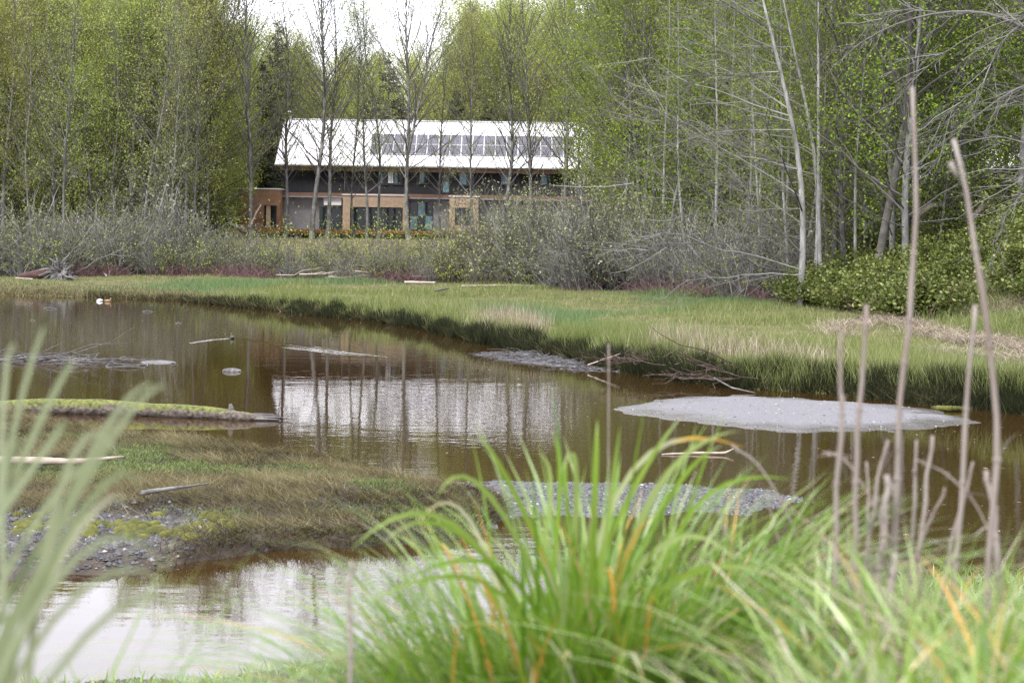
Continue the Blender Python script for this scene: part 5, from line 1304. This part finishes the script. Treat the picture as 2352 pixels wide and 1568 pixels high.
# tall blades whose arcs the photograph shows
def arc_blade(parent, org, pts, wd, mt, rnd):
    pts = np.array(pts); t = np.linspace(0, 1, 12); tk = np.linspace(0, 1, len(pts))
    # smooth through the points
    co = [np.polyfit(tk, pts[:, i], min(3, len(pts) - 1)) for i in range(3)]
    pp = np.stack([np.polyval(c_, t) for c_ in co], -1)
    tan = norm(np.gradient(pp, axis=0)); s_ = norm(np.cross(tan, np.array([[.25, 1., .1]])))
    ww = wd * .5 * np.clip(np.minimum(.7 + t * 2, 1) * (1 - t ** 4), .04, 1)
    V = np.stack([pp - s_ * ww[:, None], pp + np.array((0, .25, -.1)) * ww[:, None], pp + s_ * ww[:, None]], 1) - np.array(org)
    i = np.arange(11)[:, None] * 3 + np.arange(2)[None]
    mb = MB(); mb.add(V, np.stack([i, i + 1, i + 4, i + 3], -1), None, 0, np.repeat(np.clip(rnd + (rb.choice([.05, .4]) if mt == 'blade' else .2) * t ** 7, 0, .97), 3)); return mb.build('blade', M[mt], parent, True, origin=(0, 0, 0))
base_b = lambda: np.array((cx_ + rb.normal() * .05, cy_ + rb.normal() * .05, T0[2]))
for k_, (mid, tip, D, wd, r_) in enumerate([((1200, 1180), (1092, 985), 2.15, .012, .62), ((1270, 1200), (1240, 1035), 2.2, .009, .75), ((1290, 1180), (1268, 985), 2.25, .010, .5), ((1300, 1200), (1305, 1030), 2.2, .009, .55), ((1365, 1180), (1372, 962), 2.1, .013, .6), ((1400, 1180), (1425, 975), 2.2, .009, .7),
      ((1440, 1160), (1570, 950), 2.2, .011, .65), ((1480, 1150), (1695, 985), 2.15, .013, .8), ((1420, 1080), (1708, 1022), 2.2, .011, .86), ((1520, 1170), (1660, 1020), 2.3, .012, .55), ((1560, 1180), (1820, 1098), 2.2, .011, .5), ((1130, 1130), (1000, 1140), 2.1, .011, .72),
      ((1060, 1190), (805, 1258), 2.05, .012, .7), ((1080, 1230), (880, 1240), 2.1, .010, .6), ((1090, 1190), (960, 1195), 2.2, .009, .9), ((1500, 1250), (1695, 1285), 2.15, .012, .82), ((1150, 1330), (800, 1400), 2.0, .011, .55), ((1180, 1300), (905, 1345), 2.05, .010, .4), ((1540, 1330), (1800, 1330), 2.0, .012, .6), ((1330, 1090), (1290, 1080), 2.1, .011, .75)]):
    b0 = base_b(); p1 = P(mid[0], mid[1], D); p2 = P(tip[0], tip[1], D - rb.uniform(-.05, .1))
    q = (b0 + p1) / 2 + (0, 0, .03)
    arc_blade(main, T0, [b0, q, p1, (p1 + p2) / 2 + (0, 0, .012), p2], wd * .7, 'blade', r_)
mb = MB(); nn = 1700; r_ = .28 * np.sqrt(rb.rand(nn)); a_ = rb.rand(nn) * 6.283; x = cx_ + r_ * np.cos(a_); y = cy_ + r_ * np.sin(a_)
mb.blades(np.stack([x, y, near_h(x, y) - .02], -1), rb.uniform(.2, .5, nn) * (1.15 - 1.3 * r_), rb.uniform(.0045, .0085, nn), rb.uniform(.2, 1.3, nn) * (.4 + 3.4 * r_), a_ + rb.normal(size=nn) * .6, rb, seg=6, rnd=np.clip(rb.beta(1.6, 2.2, nn) * .95 + (rb.rand(nn) > .92) * .4, 0, 1), face=a_ + 1.57 + rb.normal(size=nn) * .5)
fb = mb.build('fine_blades', M['blade'], main, True, origin=T0); tag(fb, kind='stuff')
# smaller tufts that fill the near bank
for k_, (x, y, n, rad, s, lb) in enumerate([(.62, 2.0, 70, .16, .62, 'low grass tuft just right of the large tuft'), (-.42, 2.0, 60, .16, .75, 'low grass tuft left of the large tuft'), (-.1, 1.75, 70, .15, .6, 'low grass tuft in front of the large tuft'), (.35, 1.7, 70, .15, .55, 'low grass tuft at the bottom edge right of centre'), (.55, 1.5, 60, .12, .5, 'grass tuft at the bottom right, under the dry stalks'), (-.75, 2.4, 40, .15, .7, 'thin grass tuft before the pale near water'), (.9, 2.9, 70, .2, .62, 'grass tuft at the foot of the dry stalks')]):
    tuft((x, y, nz(x, y)), n, lb, bl, rad, .6, (s * .7, s * 1.1))
# pale out-of-focus tuft at the left edge
Lc = (-.40, 1.12); L0_ = (Lc[0], Lc[1], nz(*Lc)); left = thing('grass_tuft', L0_, 'tall pale grass tuft leaning in at the left edge', 'grass tuft')
for k_, (mid, tip, D, wd, r_) in enumerate([((180, 1120), (395, 885), 1.12, .010, .5), ((150, 1150), (360, 872), 1.15, .010, .55), ((60, 1050), (170, 830), 1.2, .010, .45), ((30, 1000), (110, 740), 1.25, .009, .5), ((0, 1000), (40, 800), 1.2, .009, .6), ((120, 1110), (280, 1060), 1.1, .010, .65), ((140, 1230), (330, 1120), 1.1, .010, .35),
      ((130, 1290), (290, 1160), 1.15, .009, .9), ((60, 1230), (220, 1080), 1.2, .009, .5), ((90, 1330), (380, 1300), 1.1, .009, .5), ((40, 1150), (130, 980), 1.15, .010, .4), ((100, 1400), (420, 1370), 1.05, .008, .6), ((30, 1350), (180, 1200), 1.2, .010, .2), ((-20, 1200), (40, 1010), 1.2, .010, .3), ((200, 1420), (430, 1480), 1.05, .008, .5), ((10, 1450), (120, 1320), 1.15, .010, .15)]):
    b0 = np.array((Lc[0] + rb.normal() * .075, Lc[1] + rb.normal() * .05, L0_[2] - .02)); p1 = P(*mid, D); p2 = P(*tip, D)
    arc_blade(left, L0_, [b0, (b0 + p1) / 2 + (-.01, 0, .02), p1, (p1 + p2) / 2 + (0, 0, .006), p2], wd * .6, 'blade_pale', r_)
tuft((-.45, 1.3, nz(-.45, 1.3)), 90, 'low green grass tuft under the pale left tuft', bl, .11, .45, (.95, 1.4), slim_=.55)
tuft((-.25, 1.35, nz(-.25, 1.35)), 26, 'thin low grass tuft between the left edge and the water', bl, .12, .5, (.8, 1.15), slim_=.55)

# dry stalks, each on its own
def stalk(pts, D, wd, lb, grp='dry stalks on the near bank', stub=None):
    p = [P(x, y, D + (i * .015)) for i, (x, y) in enumerate(pts)]
    g = p[0].copy(); dz = p[0] - p[1]; dz = dz / max(abs(dz[2]), 1e-3)
    for _ in range(40):
        if g[2] <= nz(g[0], g[1]) - .01: break
        g = g + dz * .03 * np.array((.5, .5, 1))
    pts3 = np.array([g] + p); t = np.linspace(0, 1, 16); tk = np.linspace(0, 1, len(pts3))
    pp = np.stack([np.interp(t, tk, pts3[:, i]) for i in range(3)], -1); pp[3:-1, 0] += rb.normal(size=12) * wd * .35; pp[1:-1] = (pp[:-2] + 2 * pp[1:-1] + pp[2:]) / 4
    o = thing('dry_stalk', g, lb, 'stalk', grp)
    rr = wd / 2 * np.interp(t, [0, .6, 1], [1.1, 1, .7]) * (1 + .15 * (np.arange(16) % 5 == 0))
    rr = rr * .85
    mb = MB(); mb.tubes((pp - g)[None], rr[None], 7, cap=True)
    for q in range(2, 15, 3):
        mb.tubes([[pp[q] - g - (0, 0, .004), pp[q] - g, pp[q] - g + (0, 0, .004)]], [[rr[q] * 1.0, rr[q] * 1.45, rr[q] * 1.0]], 7)
    mb.build('stem', M['stalk'], o, True, origin=(0, 0, 0))
    if wd > .0055:
        for q in (5, 9, 12):
            if rb.rand() < .75:
                a_ = rb.rand() * 6.283; d_ = np.array((math.cos(a_), math.sin(a_) * .4, rb.uniform(-.6, .9))); l_ = rb.uniform(.02, .06); c_ = pp[q] - g
                mb = MB(); mb.tubes([[c_, c_ + d_ * l_ * .5 + (0, 0, .006), c_ + d_ * l_]], [[wd * .22, wd * .3, wd * .05]], 5, squash=.3); mb.build('dry_leaf', M['stalk'], o, True, origin=(0, 0, 0))
    if stub is not None:
        s0_ = P(*stub[0], D + .04) - g; s1_ = P(*stub[1], D + .04) - g; mb = MB(); mb.tubes([[s0_, (s0_ + s1_) / 2, s1_]], [[wd * .3, wd * .35, wd * .45]], 6, cap=True); mb.build('side_shoot', M['stalk'], o, True, origin=(0, 0, 0))
stalk([(2050, 1300), (2062, 1000), (2088, 750), (2106, 500), (2095, 200)], 2.2, .0085, 'tallest dry stalk, rising slightly bent to the upper right')
stalk([(2275, 1270), (2283, 950), (2265, 720), (2230, 500), (2190, 320)], 2.1, .0085, 'tall pale dry stalk leaning left with a small side shoot near its tip', stub=((2200, 410), (2182, 372)))
stalk([(1962, 1270), (1975, 1000), (1990, 700)], 2.1, .0085, 'medium dry stalk left of the tallest one')
stalk([(2195, 1270), (2220, 1000), (2240, 700)], 2.2, .008, 'medium dry stalk between the two tallest')
stalk([(1925, 1280), (1930, 1000), (1932, 760)], 2.0, .007, 'faint thin dry stalk, leftmost of the group on the right')
stalk([(2112, 1300), (2125, 1150), (2142, 1000)], 2.2, .007, 'short dry stalk just right of the tallest')
stalk([(1400, 1400), (1398, 1100), (1398, 790)], 2.75, .0038, 'lone thin stalk rising behind the large grass tuft')
stalk([(806, 1480), (806, 1380), (808, 1290)], 1.9, .006, 'short reddish stalk standing against the pale near water')
for k_, (a_, c_, D, wd, lb) in enumerate([((1985, 1290), (2040, 1010), 2.2, .007, 'slanting broken stalk left of the tallest one'), ((2020, 1290), (2035, 1090), 2.15, .012, 'thick blunt stalk stub in the stalk clump'), ((2050, 1310), (2060, 1060), 2.25, .006, 'thin upright stub behind the blunt one'), ((2090, 1280), (2105, 1010), 2.3, .006, 'thin stalk right of the blunt stub'), ((2110, 1260), (2170, 1120), 2.2, .005, 'short twig slanting right in the stalk clump'),
        ((2290, 1300), (2265, 1080), 2.15, .010, 'pale thick stub beside the leaning stalk'), ((2000, 1260), (1990, 1060), 2.3, .005, 'thin stub between two medium stalks'), ((2175, 1290), (2235, 1060), 2.3, .006, 'slanting stalk right of the clump'), ((1900, 1350), (1885, 1190), 2.3, .004, 'very thin stub at the left of the clump'), ((2030, 1480), (2055, 1270), 1.9, .010, 'pale stalk lying low in the grass below the clump')]):
    m_ = ((a_[0] + c_[0]) / 2 + rb.normal() * 4, (a_[1] + c_[1]) / 2); stalk([a_, m_, c_], D, wd, lb)
for k_, (pts, D, lb) in enumerate([([(1860, 1300), (1800, 1160), (1740, 1060), (1680, 1022)], 2.3, 'thin arched dry stem between the large tuft and the stalks'), ([(2050, 1280), (1990, 1120), (1940, 1050), (1890, 1038)], 2.2, 'thin arched dry stem before the stalk clump'), ([(2290, 1260), (2240, 1150), (2170, 1085), (2105, 1055)], 2.2, 'thin dry stem bending left across the stalk clump'), ([(1700, 1290), (1670, 1230), (1650, 1170)], 2.3, 'thin dry stem ending in a yellowed blade right of the large tuft'), ([(1790, 1380), (1800, 1280), (1760, 1130)], 2.4, 'thin grey stem standing before the gravel bar')]):
    stalk(pts, D, .0035, lb)
